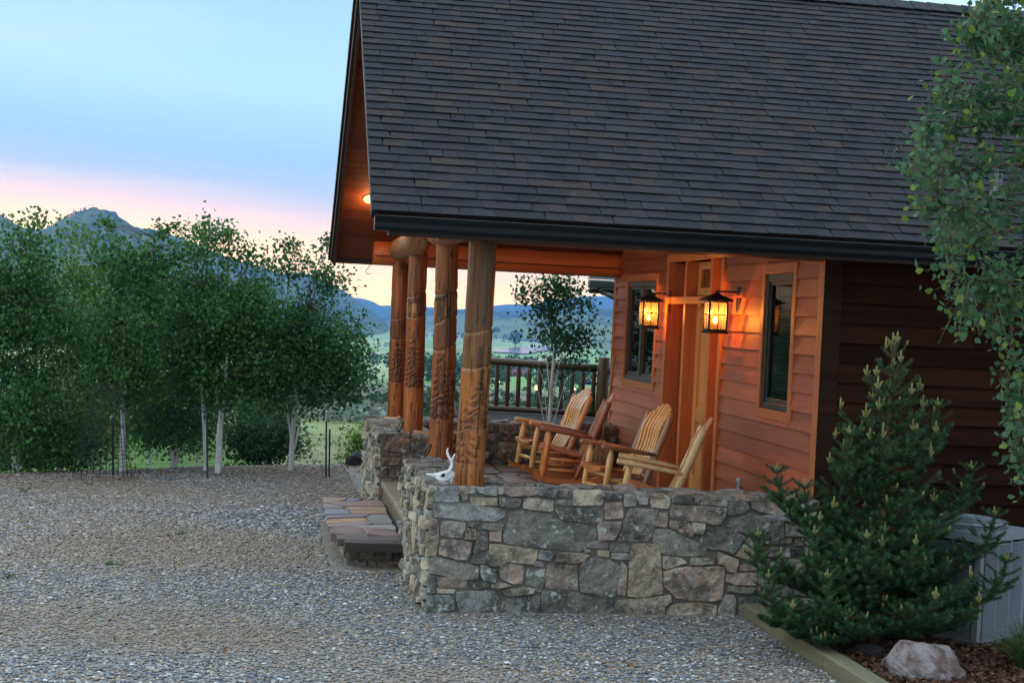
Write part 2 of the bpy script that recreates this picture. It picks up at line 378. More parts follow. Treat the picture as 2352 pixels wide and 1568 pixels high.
pn.build("door_panel", M["trim"], d_o)
h = MB(); h.ball((XD + .04, dy0 + .07, 1.40), .028); h.tube([(XD + .04, dy0 + .07, 1.40), (XD + .09, dy0 + .07, 1.40)], .012); h.build("door_knob", M["black"], d_o)
tr = boards("transom_window", [((XD + .08, dy0, 2.645), (XD + .127, dy0 + .10, 3.01)), ((XD + .08, dy1 - .10, 2.645), (XD + .127, dy1, 3.01)),
     ((XD + .081, dy0 + .10, 2.645), (XD + .126, dy1 - .10, 2.73)), ((XD + .081, dy0 + .10, 2.93), (XD + .126, dy1 - .10, 3.01))], DC)
g = MB(); g.add([(XD + .11, dy0 + .09, 2.72), (XD + .11, dy1 - .09, 2.72), (XD + .11, dy1 - .09, 2.94), (XD + .11, dy0 + .09, 2.94)], [(3, 2, 1, 0)]); g.build("pane", M["glass"], tr)
# outlet plate
p = at_x(1703, 1112, XD); ob = MB(); ob.cbox((XD - .045, p.y - .035, p.z - .06), (XD - .018, p.y + .035, p.z + .06), .006, (.5, .5, .52)); ob.cbox((XD - .052, p.y - .018, p.z - .035), (XD - .044, p.y + .018, p.z + .035), .003, (.2, .2, .2))
ob.build("outlet", M["acpaint"], cabin)

# ---- carved log posts
PX0 = 1.645; PY = [11.72, 13.92, 16.66, 18.92]; WT = .974
def conifer(s, t, W, nb, ph):
    """darkness of a carved conifer at sideways s (m) and t 0 top .. 1 bottom"""
    if t < 0 or t > 1.06: return 0, 0
    fr = (t * nb + ph) % 1.0
    w = W * (.06 + .94 * min(t, 1)) * (.45 + .55 * fr) * (1 + .25 * nz(s * 40, t * 30, ph))
    if t > 1: w = .018
    a = abs(s)
    if a < w:
        ph2 = 2.4 * nz(s * 14, t * 5, ph + 3); ridge = math.sin((t * nb * 1.7 - a * 34 + ph2) * PI) * (.5 + .5 * nz(s * 22 + 5, t * 11, ph)); e = min(1, (w - a) / .012)
        return e * max(.15, min(.85, .52 + .34 * ridge + .45 * nz(s * 30, t * 16, ph + 9))), e * (-.006 + .010 * ridge)
    return 0, 0
def post(i, specs, cut, upper, lower, label, r0, r1, zt=3.0):
    nth, nzz = 72, 300; V = np.zeros((nth * nzz, 3)); C = np.zeros((nth * nzz, 3)); cy = PY[i]
    k = 0; ox, oy = random.uniform(0, 9), random.uniform(0, 9)
    bnd = .03
    for j in range(nzz):
        z = WT - .05 + (zt - WT + .05) * j / (nzz - 1); tt = j / (nzz - 1); r = r0 + (r1 - r0) * tt
        bx = .012 * math.sin(tt * 3 + ox); by = .010 * math.sin(tt * 2.3 + oy)
        for q in range(nth):
            th = 2 * PI * q / nth; ct, sn = math.cos(th), math.sin(th)
            rr = r * (1 + .035 * nz(ct * 1.2 + ox, sn * 1.2, z * 2.2) + .012 * nz(ct * 4, sn * 4 + oy, z * 5))
            dsp = 0; dark = 0; zc = [c[0] + c[1] * math.sin(th * c[3] + c[2]) + .012 * nz(ct * 3, sn * 3, c[2]) for c in cut]
            col = np.array(lower)
            for c, zz in zip(cut, zc):
                if z > zz: col = np.array(c[4])
                e = z - zz
                if abs(e) < .018: dsp += -.010 * (1 - abs(e) / .018); col = col * .8 + np.array((.5, .27, .12)) * .2
                if len(c) > 5 and 0 < e < c[5]:   # draw-knife scallop with bark strips
                    st = nz(ct * 7, sn * 7, z * 3 + c[2])
                    if st > .08: col = np.array((.42, .20, .07)); dsp += .004
                    else: dsp -= .006
            for (tc, zt0, zb0, W, nb, tcol) in specs:
                s = ((th - tc + PI) % (2 * PI) - PI) * r; d, dd = conifer(s, (zt0 - z) / (zt0 - zb0), W, nb, tc)
                if d > 0: col = col * (1 - d) + np.array(tcol) * d; dsp += dd
            col = col * max(.35, 1 + .55 * nz(ct * 7 + ox, sn * 7, z * 1.1) + .30 * nz(ct * 22, sn * 22 + oy, z * 2.5) + .35 * nz(ct * 1.5, sn * 1.5, z * 1.4 + oy))
            bp_ = nz(ct * 2.6 + ox, sn * 2.6, z * 1.7 + oy) + .5 * nz(ct * 7, sn * 7 + ox, z * 5)
            if bp_ > .34: col = col * .42 + np.array((.02, .012, .008)); dsp += .003
            kn = nz(ct * 3.1 + oy, sn * 3.1 + 4, z * 3.3)
            if kn > .62: col = col * .3; dsp += .010 * (kn - .62) / .2
            dsp += .0035 * nz(ct * 9 + ox, sn * 9, z * 6) + .002 * nz(ct * 20, sn * 20, z * 3)
            crack = nz(ct * 5 + ox, sn * 5, z * .35)
            if abs(crack) < .022 and z < 1.9: col = col * .3; dsp -= .004
            V[k] = (PX0 + bx + ct * (rr + dsp), cy + by + sn * (rr + dsp), z); C[k] = col; k += 1
    F = [(j * nth + q, j * nth + (q + 1) % nth, (j + 1) * nth + (q + 1) % nth, (j + 1) * nth + q) for j in range(nzz - 1) for q in range(nth)]
    return tag(build_np("log_post", V, F, C, M["log"], cabin, True, True), label)
OR = (.30, .088, .024); GR = (.17, .095, .05); DK = (.030, .017, .011); BR = (.19, .062, .022); RD = (.12, .036, .017)
post(0, [(rad(-74), 1.87, 1.42, .16, 7, DK), (rad(-126), 1.68, 1.14, .16, 8, RD)], [(1.93, .03, .6, 1, (.15, .066, .022)), (2.21, .03, 1.0, 1, (.105, .052, .022))], None, (.29, .105, .028), "nearest log post with a dark carved conifer and grey weathered top", .120, .107)
post(1, [(rad(-108), 2.03, 1.32, .18, 11, DK), (rad(-55), 1.95, 1.45, .13, 9, (.06, .024, .014))], [(2.02, .05, .9, 1, BR), (2.25, .05, 2.0, 1, (.09, .034, .016), .22), (2.52, .03, 1.6, 1, (.22, .072, .022))], None, OR, "log post with the skull end of the wall before it, second from the front", .114, .102)
post(2, [(rad(-104), 2.12, 1.46, .18, 11, DK), (rad(-50), 2.0, 1.5, .12, 9, (.07, .026, .015))], [(2.30, .05, .4, 1, (.15, .052, .02), .16), (2.52, .04, 1.2, 1, (.24, .078, .024))], None, OR, "log post behind the flagstone step, third from the front", .114, .102)
post(3, [(rad(-95), 1.97, 1.40, .17, 9, DK)], [(1.98, .03, .3, 1, (.20, .064, .022)), (2.25, .04, .8, 1, (.26, .08, .024))], None, OR, "farthest log post under the end of the far beam", .112, .102)

# ---- log beams
def beam(name, p0, p1, r, col, label=None, m="logx", seg=26, n=26):
    p0, p1 = Vector(p0), Vector(p1); b = MB(); pts = [p0.lerp(p1, k / seg) for k in range(seg + 1)]
    rr = [r * (1 + .05 * nz(k * .35, r * 50, 1.3)) for k in range(seg + 1)]
    if m != "logx":
        pts = [p0 + (p1 - p0).normalized() * d for d in (0, .008, .03)] + pts[1:]; rr = [r * .55, r * .86, r] + rr[1:]
    b.tube(pts, rr, n, col, wob=.05); o = b.build(name, M[m], cabin)
    return tag(o, label) if label else o
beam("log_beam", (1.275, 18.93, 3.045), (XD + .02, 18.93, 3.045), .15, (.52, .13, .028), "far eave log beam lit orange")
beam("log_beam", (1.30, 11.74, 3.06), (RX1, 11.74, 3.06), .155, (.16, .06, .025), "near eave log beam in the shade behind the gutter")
lg = mat("hewn log end", None, .5, .3, 9, bump=.6, bscale=14, bdist=.02, spec=.4)
M["hewn"] = lg
beam("log_plate", (1.585, 16.36, 3.085), (1.60, 19.3, 3.10), .138, (.24, .10, .04), "short log plate with a rounded hewn end", "hewn")
beam("log_plate", (1.60, 11.5, 3.10), (1.60, 14.2, 3.10), .15, (.30, .12, .05), "log plate over the two near posts", "hewn")
# cable stapled along the far beam
cb = MB(); cb.tube([(1.29 + k * .16, 18.775 - .004 * abs(math.sin(k)), 3.00 + .018 * nz(k * .7, 2, 3)) for k in range(21)], .006, 5, (.01, .01, .01)); cb.build("cable", M["black"], cabin)

# ---- roof: deck, soffit boards, shingles
def slope_pt(y, x, off): # off along the outward normal of the slope
    c = 1 / math.hypot(1, SL); s = -1 if y < YR else 1
    return Vector((x, y + s * off * SL * c, roof_z(y) + off * c))
sof = MB()
for side in (0, 1):
    y0, y1 = (EY0 + .05, YR) if side == 0 else (EY1 - .05, YR); nb = 44
    for k in range(nb):
        a, b = y0 + (y1 - y0) * k / nb, y0 + (y1 - y0) * (k + .965) / nb
        eps = -1e-4 if side == 0 else 1e-4
        q = [slope_pt(min(a, YR + eps) if side == 0 else max(a, YR + eps), RX0 + .05, -.135), slope_pt(b, RX0 + .05, -.135), slope_pt(b, RX1, -.135), slope_pt(a, RX1, -.135)]
        t = [slope_pt(a, RX0 + .05, -.115), slope_pt(b, RX0 + .05, -.115), slope_pt(b, RX1, -.115), slope_pt(a, RX1, -.115)]
        sof.add(q + t, [(0, 1, 2, 3), (0, 4, 5, 1), (1, 5, 6, 2), (3, 7, 4, 0)], jit((.17, .05, .022), .2))
sof_o = sof.build("soffit", M["soffit"], cabin)
dk = MB(); dk.col = (.02, .014, .012)
for side in (0, 1):
    y0, y1 = (EY0 + .04, YR) if side == 0 else (EY1 - .04, YR)
    q = [slope_pt(y0, RX0 + .03, -.112), slope_pt(y1, RX0 + .03, -.112), slope_pt(y1, RX1, -.112), slope_pt(y0, RX1, -.112)]
    t = [slope_pt(y0, RX0 + .03, -.012), slope_pt(y1, RX0 + .03, -.012), slope_pt(y1, RX1, -.012), slope_pt(y0, RX1, -.012)]
    dk.add(q + t, [(0, 1, 2, 3), (7, 6, 5, 4), (0, 4, 5, 1), (2, 6, 7, 3), (3, 7, 4, 0)])
dk.build("roof_deck", M["dark_siding"], cabin)
# shingle courses, tab by tab
V = []; F = []; C = []
pal = [(.0165, .0165, .023), (.0195, .0195, .026), (.023, .0215, .028), (.024, .021, .025), (.0142, .0147, .0205), (.031, .0235, .0235), (.0205, .0195, .0245), (.0175, .0185, .0255)]
def tab(side, d0, d1, x0, x1, th, col, xs=0):
    c = 1 / math.hypot(1, SL)
    def P(d, x, o):
        y = EY0 + .03 + d * c if side == 0 else EY1 - .03 - d * c
        s = -1 if side == 0 else 1
        return (x, y + s * o * SL * c, EZ + SL * (d * c + .03) + o * c - .004)
    o = len(V); V.extend([P(d0, x0, .002), P(d0, x1, .002), P(d1, x1 + xs, .001), P(d1, x0 + xs, .001), P(d0, x0, th), P(d0, x1, th), P(d1, x1 + xs, .004), P(d1, x0 + xs, .004)])
    dkc = tuple(q * .35 for q in col)
    for f, cc in (((4, 5, 6, 7), col), ((0, 1, 5, 4), dkc), ((1, 2, 6, 5), dkc), ((3, 0, 4, 7), dkc)): F.append([i + o for i in f]); C.append(cc)
SLEN = (YR - EY0 - .03) * math.hypot(1, SL); EXPO = .1275
for side in (0, 1):
    nc = int(SLEN / EXPO) + 1
    for k in range(nc):
        d0 = k * EXPO; d1 = min(d0 + EXPO * 1.25, SLEN); x = RX0 - .012 + random.uniform(0, .004)
        if side == 1 and k > 2: # far slope is only seen edge-on
            tab(side, d0, d1, x, RX1, .016, pal[k % 7]); continue
        while x < RX1:
            w = random.uniform(.10, .20) if random.random() < .75 else random.uniform(.2, .32); up = random.random() < .5
            tab(side, d0 + (random.uniform(.0, .009) if up else 0) + random.uniform(-.002, .002), d1, x + .0012, min(x + w, RX1) - .0012, (.021 if not up else .016), jit(random.choice(pal), .10), random.uniform(-.012, .012)); x += w
sh = build_np("roof", V, F, C, M["shingle"], cabin); tag(sh, "charcoal architectural shingle roof")
rc = MB(); x = RX0 - .03
while x < RX1:
    for s in (-1, 1):
        zt = roof_z(YR) + .035; rc.add([(x, YR, zt + .014), (x + .36, YR, zt), (x + .36, YR + s * .16, zt - .115), (x, YR + s * .16, zt - .10), (x, YR, zt - .01), (x, YR + s * .16, zt - .13)], [(0, 1, 2, 3), (0, 3, 5, 4)] if s < 0 else [(3, 2, 1, 0), (4, 5, 3, 0)], jit((.03, .034, .04), .1))
    x += .20
rc.build("ridge_cap", M["shingle"], sh)
vt = MB(); d_ = ray(2290, 447); lo_, hi_ = 9.0, 15.2
for _ in range(50):
    md = (lo_ + hi_) / 2; p_ = d_ * (md / d_[1]); lo_, hi_ = (md, hi_) if p_[2] + EYE > roof_z(md) + .02 else (lo_, md)
p_ = d_ * (lo_ / d_[1]); vt.tube([(p_[0], lo_, roof_z(lo_) + .0), (p_[0], lo_, roof_z(lo_) + .20)], .038, 14, (.06, .07, .08)); vt.tube([(p_[0], lo_, roof_z(lo_) - .02), (p_[0], lo_, roof_z(lo_) + .05), (p_[0], lo_, roof_z(lo_) + .09)], [.085, .06, .04], 14, (.06, .07, .08), caps=False)
tag(vt.build("vent_pipe", M["acpaint"], sh), "pale metal vent pipe on the roof behind the aspen leaves")
# bargeboards on the rakes
for side, lbl in ((0, "near rake board"), (1, "far rake board")):
    fb_ = MB(); ya, yb = (EY0 + .05, YR) if side == 0 else (EY1 - .02, YR); depth = .115 if side == 0 else .20
    def strip(x0, x1, o0, o1, col):
        q = [slope_pt(ya, x0, o0), slope_pt(yb, x0, o0), slope_pt(yb, x0, o1), slope_pt(ya, x0, o1)]; t = [slope_pt(ya, x1, o0), slope_pt(yb, x1, o0), slope_pt(yb, x1, o1), slope_pt(ya, x1, o1)]
        fb_.add(q + t, [(0, 1, 2, 3), (7, 6, 5, 4), (0, 4, 5, 1), (3, 2, 6, 7), (0, 3, 7, 4)], col)
    strip(RX0 + .01, RX0 + .045, -depth, -.008, (.03, .017, .012)); strip(RX0 - .018, RX0 + .009, -.07, -.004, (.014, .011, .011))
    if side == 1: strip(RX0 + .0455, RX0 + .075, -depth - .05, -.14, (.07, .034, .02))
    tag(fb_.build("rake_board", M["trim"], cabin), lbl)
# gutters
def gutter(name, x0, x1, y, s, z, label):
    prof = [(0, 0), (0, -.105), (-.07, -.105), (-.085, -.08), (-.088, -.045), (-.105, -.012), (-.108, 0), (-.112, .004), (-.106, .006), (-.098, -.006), (-.08, -.05), (-.062, -.095), (-.006, -.095), (-.006, 0)]
    b = MB(); n = len(prof); vs = [(x, y + s * p[0] * -1 * -1, z + p[1]) for x in (x0, x1) for p in prof]
    b.add(vs, [(k, (k + 1) % n, n + (k + 1) % n, n + k) for k in range(n)])
    for x in (x0, x1 - .003):
        e = [(x, y + s * p[0], z + p[1]) for p in prof[:8]] + [(x + .003, y + s * p[0], z + p[1]) for p in prof[:8]]
        b.add(e, [tuple(range(8)), tuple(reversed(range(8, 16)))])
    x = x0 + .4
    while x < x1: b.box((x, y - .1 if s > 0 else y + .005, z - .004), (x + .022, y - .004 if s > 0 else y + .1, z + .005)); x += .62
    return tag(b.build(name, M["gutter"], cabin), label)
gutter("gutter", RX0 + .005, RX1, EY0 + .055, 1, 3.035, "long dark gutter along the near eave")
gutter("gutter", RX0 - .02, RX1, EY1 - .05, -1, 3.035, "dark gutter end beyond the far rake")
fs_ = MB(); fs_.cbox((RX0 + .12, EY0 + .058, 2.90), (RX1, EY0 + .085, 3.06), .003, (.02, .008, .005)); fs_.build("fascia", M["trim"], cabin); fs_ = MB(); fs_.cbox((RX0 + .06, EY1 - .08, 2.90), (RX1, EY1 - .053, 3.06), .003, (.03, .014, .01)); fs_.build("fascia", M["trim"], cabin)
ns = MB()  # boxed near eave: flat soffit closing the eave back to the beam
ns.box((RX0 + .14, EY0 + .09, 2.915), (RX1, 11.62, 2.935), (.10, .035, .018)); ns.build("eave_soffit", M["soffit"], cabin)

# ---- wing beyond: low roof edge, gutter and downspout
wg = MB(); Y = 20.9
for k in range(5):
    wg.add([at_y(1349 + k * 2, 640 - k * 1.2, Y + k * .25), (8, Y + k * .25, at_y(1410, 640 - k * 1.2, Y + k * .25).z - .01), (8, Y + (k + 1) * .25, at_y(1410, 640 - k * 1.2, Y + k * .25).z + .06), at_y(1352 + k * 2, 636 - k * 1.2, Y + (k + 1) * .25)], [(0, 1, 2, 3)], pal[k])
wr = wg.build("wing_roof", M["shingle"], cabin)
a = at_y(1350, 641, Y)
wgut = MB(); wgut.cbox((a.x, Y - .1, a.z - .13), (8, Y, a.z - .005), .02, (.05, .06, .055)); wgut.cbox((a.x + .03, Y - .02, a.z - .2), (8, Y + .04, a.z - .131), .01, (.03, .02, .015)); tag(wgut.build("gutter", M["acpaint"], cabin), "grey green gutter of the low wing roof")
dsx = [at_y(1375, 652, Y), at_y(1376, 664, Y), at_y(1384, 672, Y - .1), at_y(1400, 678, Y - .3), at_y(1416, 686, Y - .5)]
ds = MB(); ds.tube(dsx, .035, 8, (.02, .012, .01)); ds.build("downspout", M["black"], cabin)
wb = MB(); wb.box((5.5, YF + .02, -.3), (8, 21.2, 2.3), (.05, .02, .012)); wb.build("wing_wall", M["dark_siding"], cabin)
# ------------------------------------------------------------------ stone masonry
SPAL = [(.29, .275, .24), (.35, .29, .215), (.15, .148, .13), (.33, .25, .20), (.26, .268, .26), (.38, .335, .26), (.21, .195, .165), (.28, .22, .185)]
def offset_poly(P, d):
    n = len(P); out = []
    for i in range(n):
        a, b, c = P[i - 1], P[i], P[(i + 1) % n]
        e1 = (b[0] - a[0], b[1] - a[1]); e2 = (c[0] - b[0], c[1] - b[1]); l1 = math.hypot(*e1) or 1; l2 = math.hypot(*e2) or 1
        nx, ny = -(e1[1] / l1 + e2[1] / l2), e1[0] / l1 + e2[0] / l2; l = math.hypot(nx, ny) or 1; out.append((b[0] + nx / l * d, b[1] + ny / l * d))
    return out
def area(P): return .5 * sum(P[i - 1][0] * P[i][1] - P[i][0] * P[i - 1][1] for i in range(len(P)))
def in_poly(x, y, P):
    c = False
    for i in range(len(P)):
        (x1, y1), (x2, y2) = P[i - 1], P[i]
        if (y1 > y) != (y2 > y) and x < (x2 - x1) * (y - y1) / (y2 - y1) + x1: c = not c
    return c
from mathutils.geometry import delaunay_2d_cdt
def stone(mb, P, place, d, col, rough=.012, cell=.05, wob=.006):
    """P polygon (u,v) in metres; place(u,v,depth) -> point; d protrusion"""
    if area(P) < 0: P = P[::-1]
    P = offset_poly(P, -.007)
    Q = []
    for i in range(len(P)):
        a, b = P[i - 1], P[i]; L = math.hypot(b[0] - a[0], b[1] - a[1]); n = max(1, int(L / cell))
        for k in range(n):
            t = k / n; Q.append((a[0] + (b[0] - a[0]) * t + (random.uniform(-wob, wob) if k else random.uniform(-wob, wob) * .5), a[1] + (b[1] - a[1]) * t + random.uniform(-wob, wob)))
    # round the corners a little
    Q = [((Q[i - 1][0] + 14 * Q[i][0] + Q[(i + 1) % len(Q)][0]) / 16, (Q[i - 1][1] + 14 * Q[i][1] + Q[(i + 1) % len(Q)][1]) / 16) for i in range(len(Q))]
    w = min(max(p[0] for p in Q) - min(p[0] for p in Q), max(p[1] for p in Q) - min(p[1] for p in Q))
    R1 = offset_poly(Q, min(.002, w * .03)); R2 = offset_poly(Q, min(.008, w * .07)); n = len(Q)
    ins = []; x0, x1 = min(p[0] for p in R2), max(p[0] for p in R2); y0, y1 = min(p[1] for p in R2), max(p[1] for p in R2)
    x = x0 + cell / 2
    while x < x1:
        y = y0 + cell / 2
        while y < y1:
            q = (x + random.uniform(-.3, .3) * cell, y + random.uniform(-.3, .3) * cell)
            if in_poly(q[0], q[1], offset_poly(R2, .008)): ins.append(q)
            y += cell
        x += cell
    ou, ov = random.uniform(0, 50), random.uniform(0, 50); tx, ty = random.uniform(-.05, .05), random.uniform(-.06, .06); cx, cy = (x0 + x1) / 2, (y0 + y1) / 2
    fac = [(random.uniform(x0, x1), random.uniform(y0, y1), random.uniform(-.14, .14), random.uniform(-.16, .16), random.uniform(-.3, .8) * rough) for _ in range(max(2, min(7, int((x1 - x0) * (y1 - y0) / .012))))]
    def dep(u, v): return max(.009, raw(u, v)) if rough > .008 else raw(u, v)
    def raw(u, v): return (max(-rough * .9, min(rough * 1.1, min(a * (u - p) + b * (v - q) + c for p, q, a, b, c in fac))) if rough > .008 else 0) + d + rough * (1.3 * nz(u * 4 + ou, v * 4 + ov, 0) + .8 * nz(u * 13 + ou, v * 13, 3)) + tx * (u - cx) + ty * (v - cy)
    vs = [place(p[0], p[1], -.012) for p in Q] + [place(p[0], p[1], dep(*p) * .92) for p in R1]
    fs = [(i, (i + 1) % n, n + (i + 1) % n, n + i) for i in range(n)]
    try:
        r = delaunay_2d_cdt([Vector(p) for p in R2 + ins], [(i, (i + 1) % n) for i in range(n)], [], 1, 1e-5)
        if len(r[0]) != n + len(ins): raise ValueError
        vs += [place(p[0], p[1], dep(p[0], p[1])) for p in r[0]]
        o = [0] * n
        for i, orig in enumerate(r[3]):
            for k in orig:
                if k < n: o[k] = i
        fs += [(n + i, n + (i + 1) % n, 2 * n + o[(i + 1) % n], 2 * n + o[i]) for i in range(n)]
        fs += [tuple(2 * n + k for k in f) for f in r[2]]
    except Exception:
        vs += [place(p[0], p[1], dep(*p)) for p in R2]; fs += [(n + i, n + (i + 1) % n, 2 * n + (i + 1) % n, 2 * n + i) for i in range(n)] + [tuple(range(2 * n, 3 * n))]
    mb.add(vs, fs, col, False)
def ashlar(u0, u1, v0, v1, big=.5, small=.09, asp=2.2):
    """irregular coursed layout of a rectangle -> polygons with joints"""
    out = []
    def rec(a0, a1, b0, b1, dpt):
        w, h = a1 - a0, b1 - b0
        if (w < big * random.uniform(.35, 1) and h < big * random.uniform(.2, .55)) or dpt > 9 or (w < small * 1.6 and h < small * 1.6):
            g = .011; j = lambda: random.uniform(-.012, .012)
            P = [(a0 + g + j(), b0 + g + j()), (a1 - g + j(), b0 + g + j()), (a1 - g + j(), b1 - g + j()), (a0 + g + j(), b1 - g + j())]
            if random.random() < .35 and w > .12 and h > .1:
                k = random.randrange(4); c = random.uniform(.25, .45); p, q, r = P[k - 1], P[k], P[(k + 1) % 4]
                P[k:k + 1] = [(q[0] + (p[0] - q[0]) * c, q[1] + (p[1] - q[1]) * c), (q[0] + (r[0] - q[0]) * c * .6, q[1] + (r[1] - q[1]) * c * .6)]
            out.append(P); return
        t = random.uniform(.32, .68)
        if w / h > asp * random.uniform(.5, 1.4) and w > small * 2: rec(a0, a0 + w * t, b0, b1, dpt + 1); rec(a0 + w * t, a1, b0, b1, dpt + 1)
        elif h > small * 1.5: rec(a0, a1, b0, b0 + h * t, dpt + 1); rec(a0, a1, b0 + h * t, b1, dpt + 1)
        else: rec(a0, a0 + w * t, b0, b1, dpt + 1) if False else out.append([(a0 + .01, b0 + .01), (a1 - .01, b0 + .01), (a1 - .01, b1 - .01), (a0 + .01, b1 - .01)])
    rec(u0, u1, v0, v1, 0); return out

WX0, WY0 = 1.33, 11.48       # outer corner of the porch wall
A_ = [[(150,90),(385,70),(405,95),(402,232),(138,228)],[(405,65),(480,62),(498,110),(496,210),(460,215),(415,130)],[(505,75),(575,75),(590,140),(505,148)],[(598,85),(820,75),(822,160),(760,165),(630,125)],
[(835,85),(900,80),(905,130),(870,150),(830,140)],[(920,85),(1280,70),(1285,140),(1180,155),(960,165),(910,140)],[(1300,90),(1480,70),(1490,100),(1465,188),(1285,160)],[(1500,110),(1640,95),(1625,190),(1490,180)],
[(1650,120),(1950,105),(1975,160),(1975,270),(1645,270)],[(530,180),(830,190),(826,270),(540,262)],[(845,180),(1085,190),(1060,290),(940,300),(838,275)],[(1100,210),(1185,172),(1180,205),(1130,218)],
[(1104,240),(1190,195),(1445,215),(1425,330),(1390,335),(1240,320),(1105,300)],[(1455,210),(1630,215),(1630,270),(1455,255)],[(130,235),(530,255),(920,320),(905,395),(800,450),(590,420),(480,435),(290,395),(145,400)],
[(990,325),(1300,345),(1420,375),(1410,425),(1640,465),(1870,500),(1905,560),(1900,640),(1795,630),(1780,740),(1730,775),(1480,745),(1250,725),(900,680),(885,610),(920,520)],
[(1455,320),(1500,300),(1970,290),(1985,440),(1890,470),(1700,445),(1520,425)],[(230,445),(485,455),(470,530),(430,625),(310,615),(210,590),(205,530)],[(510,460),(895,470),(870,540),(720,535),(515,505)],
[(500,515),(590,530),(590,645),(470,635)],[(595,545),(725,570),(715,900),(540,905),(570,780),(595,655)],[(735,560),(870,545),(865,665),(735,660)],[(210,650),(300,640),(545,670),(520,780),(490,855),(400,850),(190,800)],
[(735,690),(900,705),(1270,750),(1225,915),(960,880),(800,930),(725,920)],[(1280,770),(1400,760),(1440,800),(1400,870),(1260,850)],[(1480,785),(1600,790),(1830,800),(1770,870),(1650,900),(1450,880)],
[(1220,885),(1330,890),(1330,935),(1225,935)],[(1775,745),(1840,750),(1840,780),(1775,775)],[(1800,650),(2040,670),(2030,745),(1795,725)],[(95,400),(170,430),(185,520),(185,700),(160,825),(80,820)],
[(80,850),(150,840),(480,890),(615,940),(610,1070),(540,1075),(280,1045),(90,1000)],[(645,920),(810,965),(812,1105),(680,1080),(645,1040)],[(850,930),(920,900),(1110,925),(1095,1125),(1000,1120),(870,1070),(830,990)],
[(1150,960),(1350,965),(1335,1100),(1300,1205),(1235,1200),(1230,1150),(1125,1130)],[(1380,920),(1690,920),(1700,1190),(1430,1175),(1345,1160),(1355,1010)],
[(1750,880),(1870,845),(2050,870),(2160,930),(2160,1070),(2110,1260),(2040,1275),(1890,1230),(1730,1210),(1720,1050)],[(160,1050),(500,1080),(490,1165),(190,1160)],[(510,1110),(600,1100),(740,1105),(735,1165),(620,1180),(520,1160)],
[(750,1120),(900,1110),(975,1140),(880,1160),(750,1160)],[(165,1175),(370,1185),(350,1230),(165,1220)],[(870,1190),(1170,1160),(1230,1180),(1225,1220),(1080,1240),(900,1250)],[(75,1045),(150,1045),(150,1235),(70,1230)],
[(65,1250),(300,1245),(355,1310),(355,1415),(50,1440)],[(385,1215),(780,1200),(840,1265),(1290,1265),(1280,1430),(1080,1450),(420,1430),(380,1290)],[(1310,1195),(1500,1200),(1720,1230),(1850,1260),(1900,1300),(2090,1310),(2085,1490),(1800,1500),(1300,1460)]]
B_ = [[(85,180),(260,180),(275,350),(80,365)],[(75,75),(145,70),(150,145),(85,150)],[(155,90),(270,80),(268,145),(160,140)],[(290,95),(440,100),(420,215),(285,225)],[(390,60),(480,60),(545,130),(540,205),(455,200)],
[(590,105),(780,115),(790,190),(770,245),(590,235),(570,180)],[(810,120),(850,100),(1035,115),(1030,195),(815,180)],[(1050,120),(1110,115),(1110,195),(1050,190)],[(1140,125),(1370,125),(1415,180),(1410,230),(1125,195)],
[(1440,150),(1640,150),(1655,250),(1590,300),(1400,310)],[(1665,170),(1800,190),(2033,150),(2033,320),(1890,310),(1680,245)],[(0,395),(260,390),(245,470),(170,580),(10,590)],[(345,240),(655,260),(640,370),(580,560),(540,600),(215,600),(290,400)],
[(670,290),(760,290),(750,450),(630,440)],[(800,200),(1395,245),(1380,330),(1330,420),(1270,420),(1080,375),(950,370),(790,340)],[(780,380),(960,390),(1040,440),(1045,570),(960,540),(780,440)],
[(620,470),(780,470),(1000,580),(1205,680),(1150,760),(900,755),(700,735),(600,600)],[(1020,400),(1170,410),(1140,530),(1060,510)],[(1180,440),(1500,490),(1620,560),(1470,740),(1390,695),(1190,680),(1080,580),(1070,530)],
[(1440,370),(1640,310),(2030,360),(2030,660),(1850,580),(1400,450)],[(1650,560),(1700,620),(1690,820),(1490,755)],[(130,625),(350,645),(355,720),(130,710)],[(0,705),(130,715),(130,770),(0,765)],[(150,725),(370,745),(365,805),(150,790)],
[(375,635),(660,640),(685,780),(705,1165),(430,1215),(325,1200),(345,870)],[(260,815),(315,880),(300,1195),(215,1185),(240,960)],[(710,765),(920,790),(975,835),(850,865),(750,900),(710,895)],[(1020,790),(1280,785),(1260,845),(1010,855)],
[(1310,720),(1530,800),(1500,950),(1410,930),(1400,870),(1310,840)],[(720,925),(850,900),(1100,880),(1385,885),(1350,1240),(1200,1250),(1000,1240),(860,1220),(800,1150),(720,1090)],[(1540,865),(1830,850),(1830,900),(1600,925),(1535,920)],
[(1400,960),(1730,950),(1725,1080),(1500,1070),(1395,1030)],[(1420,1085),(1730,1105),(1690,1180),(1420,1145)],[(1750,960),(1880,910),(1880,970),(1750,990)],[(1745,1000),(1960,1000),(1950,1175),(1745,1170)],
[(200,1245),(700,1205),(800,1185),(800,1250),(720,1300),(715,1450),(180,1450)],[(800,1310),(870,1290),(1100,1265),(1290,1310),(1295,1350),(1270,1450),(1150,1470),(870,1460),(730,1430)],[(1390,1185),(1480,1185),(1500,1230),(1480,1450),(1310,1450),(1315,1340)],[(1540,1225),(1790,1225),(1760,1450),(1530,1450)]]
def crop_poly(P, ox, oy, sc):
    out = []
    for (x, y) in P:
        p = at_y((ox + x / sc) * .6125, (oy + y / sc) * .6125, WY0); out.append((p.x, p.z))
    return out
